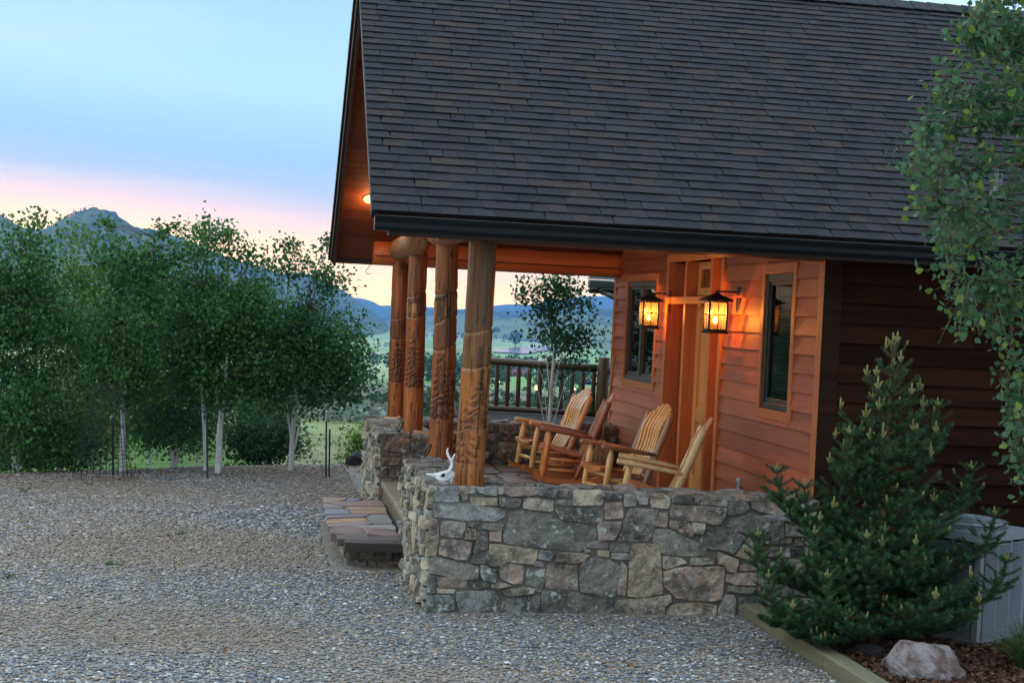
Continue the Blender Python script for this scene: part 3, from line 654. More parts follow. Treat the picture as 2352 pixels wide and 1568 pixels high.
LOOK = {0: 4, 1: 1, 4: 0, 13: 0, 14: 4, 15: 2, 16: 2, 18: 2, 20: 2, 22: 7, 23: 1, 25: 1, 30: 6, 31: 4, 32: 3, 33: 2, 34: 7, 35: 6, 40: 5, 42: 4, 43: 4, 44: 2}
LOOKB = {12: 6, 14: 7, 15: 3, 16: 6, 18: 2, 19: 2, 24: 1, 25: 7, 26: 5, 27: 5, 29: 3, 36: 1, 37: 0, 38: 6}
def wall_thing(name, label, lo, parts, caps, corep):
    o = MB(); o.col = (.12, .105, .09)
    for a, b in corep: o.box(a, b)
    root = o.build(name, M["mortar"]); tag(root, label, "stone wall", "porch stone walls")
    parts.build("stone_facing", M["stone"], root); caps.build("cap_stone", M["stone"], root); return root
def top_caps(mb, x0, x1, y0, y1, z, big=.55):
    for P in ashlar(x0, x1, y0, y1, big, .14, 1.6): stone(mb, P, lambda u, v, d: (u, v, z + d), random.uniform(.012, .035), jit(random.choice([(.24, .20, .17), (.27, .21, .17), (.20, .18, .16), (.25, .17, .13)]), .12), .010, .07, .014)
def face(mb, axis, plane, out, u0, u1, v0, v1, dmin, dmax, pal=SPAL, big=.5, rough=.014, small=.09):
    for P in ashlar(u0, u1, v0, v1, big, small):
        pl = (lambda u, v, d: (u, plane + out * d, v)) if axis == 'x' else (lambda u, v, d: (plane + out * d, u, v))
        if (axis == 'x') == (out > 0): pass
        stone(mb, P, pl, random.uniform(dmin, dmax), jit(random.choice(pal), .15), rough, .05)
SKYLIT = [(.36, .32, .25), (.40, .35, .27), (.33, .31, .27), (.38, .30, .22), (.30, .29, .26), (.42, .36, .26)]  # paler stones for left faces: sunset-side brightness put into the colour
# near wall: front run and left return up to the steps
near = MB(); caps = MB()
pf = lambda u, v, d: (u, WY0 - d, v)
for i, P in enumerate(A_): stone(near, crop_poly(P, 1580, 1800, 2.904), pf, random.uniform(.012, .034), jit(SPAL[LOOK.get(i, random.randrange(8))], .1), .014, .045, .004)
for i, P in enumerate(B_): stone(near, crop_poly(P, 2240, 1820, 2.904), pf, random.uniform(.012, .034), jit(SPAL[LOOKB.get(i, random.randrange(8))], .1), .014, .045, .004)
face(near, 'x', WY0, -1, 4.02, XD - .04, -.02, .93, .012, .035)
YG0, YG1 = 13.80, 16.40      # gap for the steps
face(near, 'y', WX0, -1, WY0, YG0, -.08, .95, .02, .075, SKYLIT, .42, .022, .06)
face(near, 'x', YG0, 1, WX0 + .02, 1.86, .0, .95, .01, .03, [(.25, .17, .13), (.22, .15, .12)])
face(near, 'x', 11.92, 1, 1.85, XD - .04, FLOOR, .95, .01, .03); face(near, 'y', 1.86, 1, 11.94, YG0, FLOOR, .95, .01, .03)
top_caps(caps, WX0 - .03, XD - .05, WY0 - .02, 11.93, .945); top_caps(caps, WX0 - .04, 1.88, 11.95, YG0, .945, .5)
wall_thing("stone_wall", "waist high fieldstone porch wall along the driveway", None, near, caps, [((WX0, WY0, -.3), (XD - .03, 11.92, .945)), ((WX0, 11.921, -.3), (1.86, YG0, .945))])
# far wall: left return beyond the steps and the back run
far = MB(); caps = MB()
face(far, 'y', 1.29, -1, YG1, 18.55, -.2, .95, .02, .075, SKYLIT, .42, .022, .06)
face(far, 'x', YG1, -1, 1.30, 1.86, .0, .95, .015, .035, [(.26, .15, .105), (.22, .14, .11), (.25, .18, .14)], .5)
face(far, 'x', 18.56, -1, 1.86, XD - .05, FLOOR - .05, .95, .015, .04, [(.17, .12, .09), (.20, .145, .11), (.14, .11, .09), (.22, .16, .12)])
face(far, 'y', 1.86, 1, YG1, 18.56, FLOOR, .95, .01, .03)
top_caps(caps, 1.25, 1.88, YG1 - .02, 19.0, .945, .45); top_caps(caps, 1.9, XD - .05, 18.54, 19.02, .945, .5)
wall_thing("stone_wall", "stone porch wall beyond the steps with driftwood on its top", None, far, caps, [((1.29, YG1, -.4), (1.86, 19.0, .945)), ((1.861, 18.56, -.4), (XD - .03, 19.0, .945))])

# ---- porch floor and steps
fl = MB(); fl.box((1.40, 11.9, -.3), (XD + .14, 18.6, FLOOR - .02), (.10, .07, .06))
for P in ashlar(1.87, XD, 11.93, 18.55, 1.0, .3, 1.3): stone(fl, P, lambda u, v, d: (u, v, FLOOR - .022 + d), random.uniform(.016, .022), jit(random.choice([(.17, .10, .085), (.20, .12, .10), (.15, .11, .10), (.21, .14, .10)]), .1), .002, .2, .01)
pfl = fl.build("porch_floor", M["flag"]); tag(pfl, "dark red flagstone porch floor behind the stone wall", "porch floor", None, "structure")
st = MB(); st.box((.80, 13.42, -.2), (1.30, 16.0, .19), (.10, .09, .08)); st_root = st.build("stone_step", M["mortar"]); tag(st_root, "low flagstone step with a dark red slab top at the gap in the wall", "step")
sp = MB(); Z = .255
SC_ = [[(150,225),(640,235),(590,275),(180,320)],[(650,245),(950,255),(740,312),(620,290)],[(190,325),(590,290),(740,318),(960,265),(1290,270),(1370,395),(640,405)],[(180,345),(200,335),(590,405),(570,435),(190,425)],
[(650,410),(1380,405),(1400,478),(720,462),(620,440)],[(195,435),(570,442),(670,500),(680,545),(215,560)],[(690,475),(1410,485),(1430,545),(720,535)],[(230,570),(720,550),(1110,550),(950,605),(235,630)],[(235,650),(960,620),(1040,690),(245,735)],
[(1130,560),(1430,555),(1530,735),(1170,750),(1010,610)],[(255,745),(1060,695),(1150,745),(880,770),(300,790)],[(420,795),(1150,760),(1550,745),(1600,855),(950,815)]]
SCOL = [(.30,.19,.16),(.19,.17,.22),(.24,.15,.13),(.22,.18,.17),(.30,.20,.13),(.17,.17,.20),(.30,.18,.12),(.19,.14,.16),(.36,.21,.12),(.20,.19,.17),(.24,.18,.18),(.27,.23,.22)]
for P, c in zip(SC_, SCOL): stone(sp, [tuple(at_z((1180 + x / 5.227) * .6125, (1820 + y / 5.227) * .6125, Z))[:2] for x, y in P], lambda u, v, d: (u, v, Z - .010 + d * .33), .03 + random.uniform(-.004, .004), c, .003, .12, .006)
for P, c in (([(350,810),(900,815),(1000,905),(960,940),(310,935)], (.20,.13,.12)), ([(950,825),(1600,870),(1660,970),(1030,955)], (.22,.14,.125))):
    stone(sp, [tuple(at_z((1180 + x / 5.227) * .6125, (1820 + y / 5.227) * .6125, Z))[:2] for x, y in P], lambda u, v, d: (u, v, Z - .055 + d * 1.85), .03, c, .004, .10, .01)
sp.box((.70, 13.42, Z - .075), (1.28, 16.0, Z - .011), (.11, .075, .065)); sp.box((.76, 13.22, Z - .09), (1.28, 13.42, Z - .012), (.05, .036, .034))
sp.build("slab", M["flag"], st_root)
rs = MB(); face(rs, 'x', 13.42, -1, .80, 1.30, -.05, .185, .012, .03, [(.17, .15, .11), (.13, .12, .10), (.20, .15, .09)], .2); face(rs, 'y', .80, -1, 13.42, 16.0, -.05, .185, .012, .03, SKYLIT, .3)
rs.build("riser_stone", M["stone"], st_root)
th = MB(); y = YG0 + .02
while y < YG1 - .1:
    w = random.uniform(.4, .7); th.cbox((1.31, y, FLOOR - .07), (1.88, min(y + w, YG1 - .02) - .012, FLOOR + .002), .012, jit((.25, .20, .14), .15)); y += w
th.box((1.33, YG0 + .01, -.1), (1.86, YG1 - .01, FLOOR - .071), (.12, .10, .08)); tag(th.build("threshold_slab", M["flag"], pfl), "pale stone threshold at the top of the step")

# ------------------------------------------------------------------ rocking chairs
def make_chair(tone):
    root = empty("rocking_chair", (0, 0, 0)); W = .262; c1, c2, c3 = tone
    def part(name, mb, lab=None): o = mb.build(name, M["chair"], root, True); return tag(o, lab) if lab else o
    px = lambda z: .15 + .385 * (z - .06)          # line of the leaning back posts
    def planks(mb, prof, yc, e, h, col):
        vs = []; m = len(prof)
        for k, (x, z) in enumerate(prof):
            x0, z0 = prof[max(k - 1, 0)]; x1, z1 = prof[min(k + 1, m - 1)]; L = math.hypot(x1 - x0, z1 - z0); nx, nz_ = -(z1 - z0) / L * h, (x1 - x0) / L * h; w = e if 0 < k < m - 1 else e * .8
            vs += [(x + nx, yc - w, z + nz_), (x + nx, yc + w, z + nz_), (x - nx, yc + w, z - nz_), (x - nx, yc - w, z - nz_)]
        mb.add(vs, [(4 * k + a, 4 * k + (a + 1) % 4, 4 * k + 4 + (a + 1) % 4, 4 * k + 4 + a) for k in range(m - 1) for a in range(4)] + [(3, 2, 1, 0), tuple(4 * (m - 1) + a for a in range(4))], col)
    for s in (-1, 1):
        y = s * W
        r = MB(); planks(r, [(x, .030 + .40 * (x - .06) ** 2) for x in [-.33 + .86 * k / 16 for k in range(17)]], y, .017, .03, jit(c3, .06)); part("rocker", r)
        f = MB(); f.tube([(-.225, y, .075), (-.222, y, .11), (-.195, y, .33), (-.170, y, .52), (-.165, y, .56), (-.163, y, .60)], [.019, .031, .034, .033, .022, .017], 12, jit(c1, .08), wob=.08); part("leg", f)
        b = MB(); zs = [.06, .11, .3, .5, .7, .88, .955, .962]; b.tube([(px(z), y, z) for z in zs], [.022, .032, .036, .038, .037, .035, .033, .024], 12, jit(c2, .08), wob=.10); part("back_post", b)
        a = MB(); ya = y + s * .014; a.tube([(-.275, ya, .634), (-.262, ya, .632), (-.05, ya, .606), (.18, ya, .570), (.32, ya, .548)], [.036, .043, .043, .038, .028], 12, jit(c2, .08), wob=.05, flat=.62); part("armrest", a)
        for z0, z1 in ((.17, .15), (.29, .27)):
            q = MB(); q.tube([(-.225 + .12 * z0, y, z0), (.0, y, (z0 + z1) / 2), (px(z1), y, z1)], [.014, .024, .014], 10, jit(c1, .1), wob=.08); part("stretcher", q)
    for (x, z, r) in ((-.205, .20, .022), (-.19, .335, .026), (px(.17), .17, .02), (px(.33), .33, .022)):
        q = MB(); q.tube([(x, -W, z), (x, 0, z), (x, W, z)], [r * .7, r, r * .7], 10, jit(c1, .1), wob=.08); part("stretcher", q)
    for z in (.42, .87):
        q = MB(); q.tube([(px(z) + .012, -W, z), (px(z) + .012, W, z)], .018, 10, jit(c1, .1)); part("rail", q)
    bk = MB()      # seven bent slats, the middle one tallest
    for i in range(7):
        t = (i - 3) / 3.0; yc = t * .195; top = 1.055 - .085 * t * t; dish = .016 * t * t
        prof = [(px(.31) - .045, .31), (px(.40) - .035, .40), (px(.50) - .012, .50), (px(.60) + .004, .60), (px(.70) - .006, .70), (px(.80) - .022, .80), (px(.88) - .012, .88), (px(.95) + .012, .95), (px(top - .03) + .03, top - .03), (px(top) + .035, top)]
        planks(bk, [(x - dish, z) for x, z in prof], yc, .0175, .011, jit(c1, .10))
    part("backrest", bk)
    se = MB()
    for i in range(9):
        t = (i - 4) / 4.0; dip = .024 * (1 - t * t)
        planks(se, [(x, z - dip) for x, z in ((-.268, .375), (-.262, .405), (-.22, .418), (-.13, .406), (-.04, .382), (.05, .358), (.12, .343), (.19, .338))], t * .222, .0215, .009, jit(c3, .08))
    part("seat", se); return root
HON = ((.82, .43, .14), (.66, .29, .08), (.56, .20, .045)); RED = ((.62, .22, .055), (.32, .095, .034), (.52, .165, .045)); PAL = ((.82, .45, .16), (.34, .16, .075), (.56, .20, .05)); PLN = ((.74, .42, .16), (.64, .41, .19), (.56, .21, .055))
CH = [(HON, (1352, 894, 17.75), 9, "pale honey rocking chair farthest back by the rear stone wall"), (RED, (1410, 912, 16.7), -9, "reddish log rocking chair seen side on, second from the back"),
      (PAL, (1532, 938, 14.95), 11, "rocking chair with mottled bark posts standing in front of the door"), (PLN, (1634, 966, 13.1), -15, "rocking chair nearest the camera, half hidden by the stone wall, with a thick pale post")]
for tone, (x, y, Y), a, lab in CH:
    c = make_chair(tone); t = at_y(x, y, Y); o = Matrix.Rotation(rad(a), 3, 'Z') @ Vector((.565, 0, 0)); c.location = (t.x - o.x, t.y - o.y, FLOOR + .004); c.rotation_euler = (0, 0, rad(a)); tag(c, lab, "rocking chair", "rocking chairs on the porch")

# ------------------------------------------------------------------ lanterns and soffit light
bulb_m = emit("lamp filament", (1.0, .55, .18), 15)
WARM = (1.0, .42, .11)
def make_lantern(loc):
    root = empty("wall_lantern", loc); fr = MB(); w = .088; h0, h1 = -.300, -.045
    # origin: arm tip above the lantern; wall is at +X .245
    fr.cbox((-w - .02, -w - .02, h0 - .045), (w + .02, w + .02, h0 - .028), .004); fr.cbox((-w - .006, -w - .006, h0 - .028), (w + .006, w + .006, h0), .004)
    for sx in (-1, 1):
        for sy in (-1, 1): fr.cbox((sx * w - .009, sy * w - .009, h0), (sx * w + .009, sy * w + .009, h1), .002)
    for k in range(4):
        a = PI / 2 * k; ca, sa = math.cos(a), math.sin(a); R = lambda x, y, z: (ca * x - sa * y, sa * x + ca * y, z)
        for bx in ((-.0035, .0035, h0, h1, .0),):
            fr.add([R(w + .003, -.004, h0), R(w + .003, .004, h0), R(w + .003, .004, h1), R(w + .003, -.004, h1), R(w - .003, -.004, h0), R(w - .003, .004, h0), R(w - .003, .004, h1), R(w - .003, -.004, h1)], [(0, 1, 2, 3), (7, 6, 5, 4), (1, 5, 6, 2), (4, 0, 3, 7)])
            zz = (h0 + h1) / 2 + .01; fr.add([R(w + .003, -w, zz - .004), R(w + .003, w, zz - .004), R(w + .003, w, zz + .004), R(w + .003, -w, zz + .004), R(w - .003, -w, zz - .004), R(w - .003, w, zz - .004), R(w - .003, w, zz + .004), R(w - .003, -w, zz + .004)], [(0, 1, 2, 3), (7, 6, 5, 4), (3, 2, 6, 7), (0, 4, 5, 1)])
    fr.box((-w - .002, -w - .002, h1), (w + .002, w + .002, h1 + .012)); fr.col = (1, 1, 1)
    fr.build("frame", M["black"], root, True)
    rf = MB(); e = w + .042; vs = [(-e, -e, h1 + .012), (e, -e, h1 + .012), (e, e, h1 + .012), (-e, e, h1 + .012), (-e, -e, h1 + .03), (e, -e, h1 + .03), (e, e, h1 + .03), (-e, e, h1 + .03), (-.022, -.022, .045), (.022, -.022, .045), (.022, .022, .045), (-.022, .022, .045)]
    rf.add(vs, [(3, 2, 1, 0), (0, 1, 5, 4), (1, 2, 6, 5), (2, 3, 7, 6), (3, 0, 4, 7), (4, 5, 9, 8), (5, 6, 10, 9), (6, 7, 11, 10), (7, 4, 8, 11), (8, 9, 10, 11)]); rf.tube([(0, 0, .04), (0, 0, .075)], .012, 8); rf.build("lamp_roof", M["black"], root, True)
    br = MB(); br.cbox((.215, -.055, -.16), (.245, .055, .12), .006); br.tube([(0, 0, .06), (.10, 0, .066), (.22, 0, .066)], .009, 8); br.build("bracket", M["black"], root, True)
    for k in range(4):
        a = PI / 2 * k; ca, sa = math.cos(a), math.sin(a); g = MB(); g.add([(ca * w - sa * y, sa * w + ca * y, z) for y, z in ((-w + .008, h0), (w - .008, h0), (w - .008, h1), (-w + .008, h1))], [(0, 1, 2, 3)]); g.build("pane", M["lampglass"], root, True)
    b = MB(); b.ball((0, 0, h0 + .085), (.026, .026, .036)); b.build("bulb", bulb_m, root, True)
    s = MB(); s.tube([(0, 0, h0), (0, 0, h0 + .052)], .014, 8, (.5, .4, .25)); s.build("socket", M["black"], root, True)
    ld = bpy.data.lights.new("lantern_light", 'POINT'); ld.energy = 17; ld.color = WARM; ld.shadow_soft_size = .028; lo = bpy.data.objects.new("lantern_light", ld); COL.objects.link(lo); lo.parent = root; lo.location = (0, 0, h0 + .155)
    return root
LAMPX = XD - .245
l1 = make_lantern((LAMPX, 13.90, 2.60)); tag(l1, "lit black wall lantern between the door and the narrow window", "lantern", "wall lanterns beside the door")
l2 = make_lantern((LAMPX, 16.47, 2.60)); tag(l2, "lit black wall lantern in front of the double window", "lantern", "wall lanterns beside the door")
# recessed can in the far soffit
d = ray(851, 456); best = None
for k in range(4000):
    t = (YR + .3 + k * .001) / d[1]; p = d * t
    zz = roof_z(p[1]) - .135 * math.hypot(1, SL)
    if p[2] + EYE > zz and k > 0: break
    best = (p[0], p[1], p[2] + EYE)
yb = best[1]; nrm = Vector((0, -SL, -1)).normalized() * -1; nrm = Vector((0, -SL, -1)).normalized()
ctr = Vector((best[0] - .005, yb, roof_z(yb) - .135 * math.hypot(1, SL)))
sl_root = empty("soffit_light", ctr, "glowing round recessed light under the far roof overhang", "light")
t1 = Vector((1, 0, 0)); t2 = nrm.cross(t1).normalized()
can = MB(); ring = [ctr + (t1 * math.cos(a) + t2 * math.sin(a)) * r + nrm * o for (r, o) in ((.085, .002), (.085, .014), (.066, .016), (.062, .004)) for a in [2 * PI * k / 28 for k in range(28)]]
can.add(ring, [(i * 28 + k, i * 28 + (k + 1) % 28, (i + 1) * 28 + (k + 1) % 28, (i + 1) * 28 + k) for i in range(3) for k in range(28)], (.4, .36, .3)); can.build("trim_ring", M["acpaint"], sl_root)
bu = MB(); n = 24; vs = [ctr + nrm * .045] + [ctr + (t1 * math.cos(a) + t2 * math.sin(a)) * r + nrm * o for (r, o) in ((.035, .04), (.055, .022), (.06, .004)) for a in [2 * PI * k / n for k in range(n)]]
bu.add(vs, [(0, 1 + k, 1 + (k + 1) % n) for k in range(n)] + [(1 + i * n + k, 1 + (i + 1) * n + k, 1 + (i + 1) * n + (k + 1) % n, 1 + i * n + (k + 1) % n) for i in range(2) for k in range(n)], None, True); bu.build("bulb", emit("flood lamp", (1.0, .62, .28), 2.6), sl_root)
ld = bpy.data.lights.new("soffit_lamp_light", 'POINT'); ld.energy = 7; ld.color = (1, .46, .15); ld.shadow_soft_size = .05
lo = bpy.data.objects.new("soffit_lamp_light", ld); COL.objects.link(lo); lo.parent = sl_root; lo.location = nrm * .115

# ------------------------------------------------------------------ small things on the porch
# deer skull with one forked antler on the wall beside the near post
sk = empty("deer_skull", (1.5, 11.62, .97), "bleached deer skull with a forked antler lying against the nearest post", "skull")
def S(x, y, Y=11.60): return at_y(x, y, Y)
b = MB()
prof = [(979, 1088, .006), (986, 1089, .010), (997, 1091, .016), (1006, 1093, .030), (1016, 1094, .040), (1028, 1092, .043), (1037, 1090, .036), (1043, 1089, .022)]
b.tube([S(x, y, 11.60 + .0008 * (x - 979)) for x, y, r in prof], [r for *_, r in prof], 16, wob=.25)
for sgn, dy in ((-1, -.032), (1, .034)):   # eye socket rims and cheek bones
    c = S(1017, 1092, 11.62) + Vector((0, dy, .006)); pts = [c + Vector((.024 * math.cos(a), .006 * math.sin(2 * a), .02 * math.sin(a))) for a in [2 * PI * k / 14 for k in range(15)]]; b.tube(pts, .0065, 6)
    b.tube([S(1000, 1096, 11.61) + Vector((0, dy * .6, 0)), S(1012, 1101, 11.61) + Vector((0, dy, 0)), S(1030, 1100, 11.62) + Vector((0, dy, 0))], [.006, .010, .007], 8, wob=.3)
b.tube([S(1038, 1096, 11.63), S(1036, 1104, 11.62), S(1035, 1108, 11.61)], [.012, .008, .003], 8); b.tube([S(1006, 1099), S(1010, 1104), S(1018, 1106), S(1024, 1103)], [.008, .012, .012, .007], 8, wob=.4)
b.build("skull_bone", M["bone"], sk)
an = MB(); an.tube([S(*p) for p in ((1024, 1088), (1033, 1080), (1038, 1068), (1036.5, 1058), (1031, 1049), (1027.5, 1040), (1027, 1034), (1029.5, 1028))], [.017, .014, .013, .012, .0115, .010, .007, .003], 10, wob=.08)
an.tube([S(*p) for p in ((1036.5, 1060), (1040, 1052), (1044, 1044), (1045.5, 1041))], [.010, .009, .006, .002], 8); an.build("antler", M["bone"], sk)
soc = MB(); c = S(1017, 1092, 11.62); soc.ball(c + Vector((0, -.036, .006)), (.017, .008, .014)); soc.build("eye_socket", M["black"], sk)
# driftwood
def drift(name, pts, rr, col, label):
    b = MB(); b.tube(pts, rr, 10, col, wob=.35); return tag(b.build(name, M["wood_raw"]), label, "driftwood", "driftwood on the far wall")
zt = .99
drift("driftwood", [at_y(x, y, Y) for x, y, Y in ((950, 995, 16.50), (962, 995.5, 16.50), (985, 997, 16.48), (1005, 997, 16.47), (1025, 996, 16.46), (1042, 994.5, 16.46), (1060, 996, 16.45), (1068, 999, 16.45))], [.036, .036, .030, .027, .030, .027, .016, .006], (.40, .20, .12), "long reddish driftwood branch with a pale sawn end by the steps")
b = MB(); b.tube([at_y(x, y, Y) for x, y, Y in ((884, 960, 18.55), (892, 961, 18.52), (902, 963, 18.5), (912, 962, 18.5), (920, 957, 18.5))], [.028, .04, .05, .04, .030], 9, (.55, .32, .16), wob=.4, flat=.6); tag(b.build("driftwood", M["wood_raw"]), "short pale plank of driftwood at the foot of the farthest post", "driftwood", "driftwood on the far wall")
# horseshoes leaning on the posts
def shoe(c, size, label):
    root_pts = []; b = MB()
    for k in range(19):
        a = rad(-250 + 320 * k / 18) ; root_pts.append((math.cos(a) * size * .62, math.sin(a) * size))
    cam_dir = Vector((c.x, c.y, 0)).normalized(); side = Vector((cam_dir.y, -cam_dir.x, 0)); up = (Vector((0, 0, 1)) + side * .42).normalized(); sd2 = (side * .55 + cam_dir * .85).normalized()
    b.tube([c + sd2 * u + up * v for u, v in root_pts], .011, 6, flat=.5); return tag(b.build("horseshoe", M["steel"]), label, "horseshoe", "horseshoes on the porch wall")
shoe(at_y(919, 979, 16.49), .062, "rusty horseshoe leaning on the post behind the driftwood branch"); shoe(at_y(981, 1033, 13.74), .062, "rusty horseshoe leaning on the post nearest the steps on this side")
# hooks
def hook(x, y0, Y, L, label):
    t = at_y(x, y0, Y); b = MB(); sdv = Vector((1, 0, 0)); h = L
    pts = [t + Vector((0, 0, .02)), t - Vector((0, 0, h * .35)), t + Vector((-.25 * h, 0, -h * .58))] + [t + Vector((-.02 * h + .27 * h * math.cos(a), 0, -h * .75 + .25 * h * math.sin(a))) for a in [rad(165 + k * 22) for k in range(9)]]
    b.tube(pts, .0045, 6); return tag(b.build("plant_hook", M["steel"]), label, "hook", "plant hooks under the eaves")
hook(848, 606, 18.93, .13, "wire plant hook hanging from the far log beam end"); hook(963, 556, 11.5, .115, "wire plant hook hanging from the near eave before a post")
# corn broom
br = empty("corn_broom", at_y(1387, 1070, 18.2), "corn broom leaning upside up in the far corner of the porch", "broom")
top = at_y(1411, 862, 18.95); mid = at_y(1388, 1030, 18.25); bot = at_y(1386, 1078, 18.0)
mid = Vector((4.22, 18.22, .82)); bot = Vector((4.20, 18.16, FLOOR + .01)); top = Vector((4.40, 18.50, 1.90)); 
b = MB(); b.tube([top, mid.lerp(top, .5), mid], .013, 8, (.36, .20, .10)); b.build("handle", M["wood_raw"], br)
b = MB(); dirv = (bot - mid); sd_ = Vector((1, -.5, 0)).normalized(); nn = sd_.cross(dirv).normalized()
for k in range(46):
    t = (k % 23 - 11) / 11.0; o = nn * (.018 if k < 23 else -.018); e = bot + sd_ * t * .145 + nn * random.uniform(-.02, .02) + Vector((0, 0, random.uniform(0, .02))); s0 = mid + sd_ * t * .025
    b.tube([s0, mid.lerp(bot, .35) + sd_ * t * .085 + o, e], [.008, .012, .010], 5, jit((.46, .33, .17), .15))
b.build("bristles", M["straw"], br)
b = MB()
for q in (.22, .30, .38):
    c = mid.lerp(bot, q); w = .03 + .17 * q; b.tube([c + sd_ * w * math.cos(a) + nn * (.03) * math.sin(a) for a in [2 * PI * k / 16 for k in range(17)]], .004, 5, (.45, .07, .05))
b.build("stitching", M["straw"], br)
# ------------------------------------------------------------------ ground
EDGE = [(-14, 15.6), (-8, 18.0), (-3.3, 20.2), (-1.9, 21.1), (1.54, 23.0), (6, 25), (14, 27)]
def edge_y(x):
    for (x0, y0), (x1, y1) in zip(EDGE, EDGE[1:]):
        if x <= x1: return y0 + (y1 - y0) * (x - x0) / (x1 - x0)
    return EDGE[-1][1]
def pad_z(x, y):
    z = .012 * nz(x * .5, y * .5, 1) + .006 * nz(x * 1.7, y * 1.7, 2)
    e = edge_y(x) - y
    if e < .8: z -= .10 * (.8 - e) ** 1.35 if e < .8 else 0
    if x > 3.9 and y < 11.4: z -= 0.0
    return z
def gravelmat(name="gravel"):
    m = bpy.data.materials.new(name); m.use_nodes = True; nt = m.node_tree; N = nt.nodes; L = nt.links; b = N["Principled BSDF"]; b.inputs["Roughness"].default_value = .8; b.inputs["Specular IOR Level"].default_value = .35
    tc = N.new("ShaderNodeTexCoord"); vo = N.new("ShaderNodeTexVoronoi"); vo.inputs["Scale"].default_value = 46; L.new(tc.outputs["Object"], vo.inputs["Vector"])
    cr = N.new("ShaderNodeValToRGB"); L.new(vo.outputs["Color"], cr.inputs[0]); els = cr.color_ramp.elements
    stops = [(0, (.07, .072, .078)), (.18, (.20, .20, .20)), (.34, (.12, .125, .14)), (.46, (.28, .23, .17)), (.58, (.17, .165, .16)), (.70, (.36, .34, .31)), (.80, (.14, .145, .165)), (.9, (.27, .18, .11)), (1, (.44, .43, .41))]
    els[0].position, els[0].color = stops[0][0], (*stops[0][1], 1); els[1].position, els[1].color = 1, (*stops[-1][1], 1)
    for p, c in stops[1:-1]: e = els.new(p); e.color = (*c, 1)
    cr.color_ramp.interpolation = 'CONSTANT'
    n = N.new("ShaderNodeTexNoise"); n.inputs["Scale"].default_value = .45; n.inputs["Detail"].default_value = 5; L.new(tc.outputs["Object"], n.inputs["Vector"])
    r = N.new("ShaderNodeMapRange"); r.inputs[1].default_value = .42; r.inputs[2].default_value = .60; r.inputs[4].default_value = .75; L.new(n.outputs["Fac"], r.inputs[0])
    mx = N.new("ShaderNodeMix"); mx.data_type = 'RGBA'; L.new(r.outputs[0], mx.inputs["Factor"]); L.new(cr.outputs[0], mx.inputs["A"]); mx.inputs["B"].default_value = (.215, .158, .108, 1)
    L.new(mx.outputs["Result"], b.inputs["Base Color"])
    bp = N.new("ShaderNodeBump"); bp.inputs["Strength"].default_value = .9; bp.inputs["Distance"].default_value = .012; bp.invert = True; L.new(vo.outputs["Distance"], bp.inputs["Height"]); L.new(bp.outputs[0], b.inputs["Normal"])
    return m
xs = np.concatenate([np.linspace(-16, -5, 24), np.linspace(-4.7, 6, 90), np.linspace(6.5, 16, 20)]); ys = np.concatenate([np.linspace(-8, 8, 20), np.linspace(8.2, 28, 150)])
V = [(x, y, pad_z(x, y)) for y in ys for x in xs]; nx = len(xs)
F = [(j * nx + i, j * nx + i + 1, (j + 1) * nx + i + 1, (j + 1) * nx + i) for j in range(len(ys) - 1) for i in range(nx - 1)]
gd = build_np("gravel_drive", V, F, np.ones((len(F), 3)), gravelmat(), None, False, True); tag(gd, "grey gravel driveway running past the porch", "driveway", None, "structure")
# loose stones over the near part of the drive
NST = 62000; gx = RNG.uniform(-2.6, 4.2, NST); gy = 8.6 + 9.5 * RNG.uniform(0, 1, NST) ** 1.7
N2 = 70000; gx = np.concatenate([gx, RNG.uniform(-6.5, 1.6, N2)]); gy = np.concatenate([gy, 11.5 + 11.3 * RNG.uniform(0, 1, N2) ** .85]); NST += N2
keep = (gy < np.array([edge_y(a) for a in gx])) & ~((gx > 1.2) & (gy > 13)) & ~((gx > 1.25) & (gy > 11.40)) & ~((gx > .62) & (gy > 13.1) & (gy < 16.1)) & (gx < 3.86)
gx, gy = gx[keep], gy[keep]; NST = len(gx)
oct_ = np.array([(1, 0, 0), (0, 1, 0), (-1, 0, 0), (0, -1, 0), (0, 0, 1), (0, 0, -1), (.7, .7, .55), (-.7, .7, .55), (-.7, -.7, .5), (.7, -.7, .5)], float)
of = [(6, 1, 7), (4, 6, 7), (7, 2, 8), (4, 7, 8), (8, 3, 9), (4, 8, 9), (9, 0, 6), (4, 9, 6), (0, 1, 6), (1, 2, 7), (2, 3, 8), (3, 0, 9)]
sc = RNG.uniform(.007, .0150, NST) * np.where(RNG.random(NST) < .04, 1.6, 1); an = RNG.uniform(0, 2 * PI, NST)
sc = sc * np.where(gy > 13, 1.25, 1); el = np.stack([sc * RNG.uniform(.8, 1.4, NST), sc * RNG.uniform(.7, 1.1, NST), sc * RNG.uniform(.5, .8, NST)], 1)
P = oct_[None] * el[:, None, :] * RNG.uniform(.8, 1.2, (NST, 10, 1)); ca, sa = np.cos(an)[:, None], np.sin(an)[:, None]
X = P[:, :, 0] * ca - P[:, :, 1] * sa; Y_ = P[:, :, 0] * sa + P[:, :, 1] * ca
gz = np.array([pad_z(a, b) for a, b in zip(gx, gy)]) + sc * .25
V = np.stack([X + gx[:, None], Y_ + gy[:, None], P[:, :, 2] + gz[:, None]], 2).reshape(-1, 3)
F = (np.array(of)[None] + (np.arange(NST) * 10)[:, None, None]).reshape(-1, 3)
gp = np.array([(.10, .105, .115), (.17, .17, .18), (.26, .25, .24), (.13, .14, .165), (.30, .24, .17), (.22, .15, .10), (.40, .39, .37), (.19, .185, .175), (.075, .08, .09), (.48, .47, .45)]); gw = np.array([.15, .18, .14, .15, .09, .06, .06, .10, .05, .02]); gw /= gw.sum()
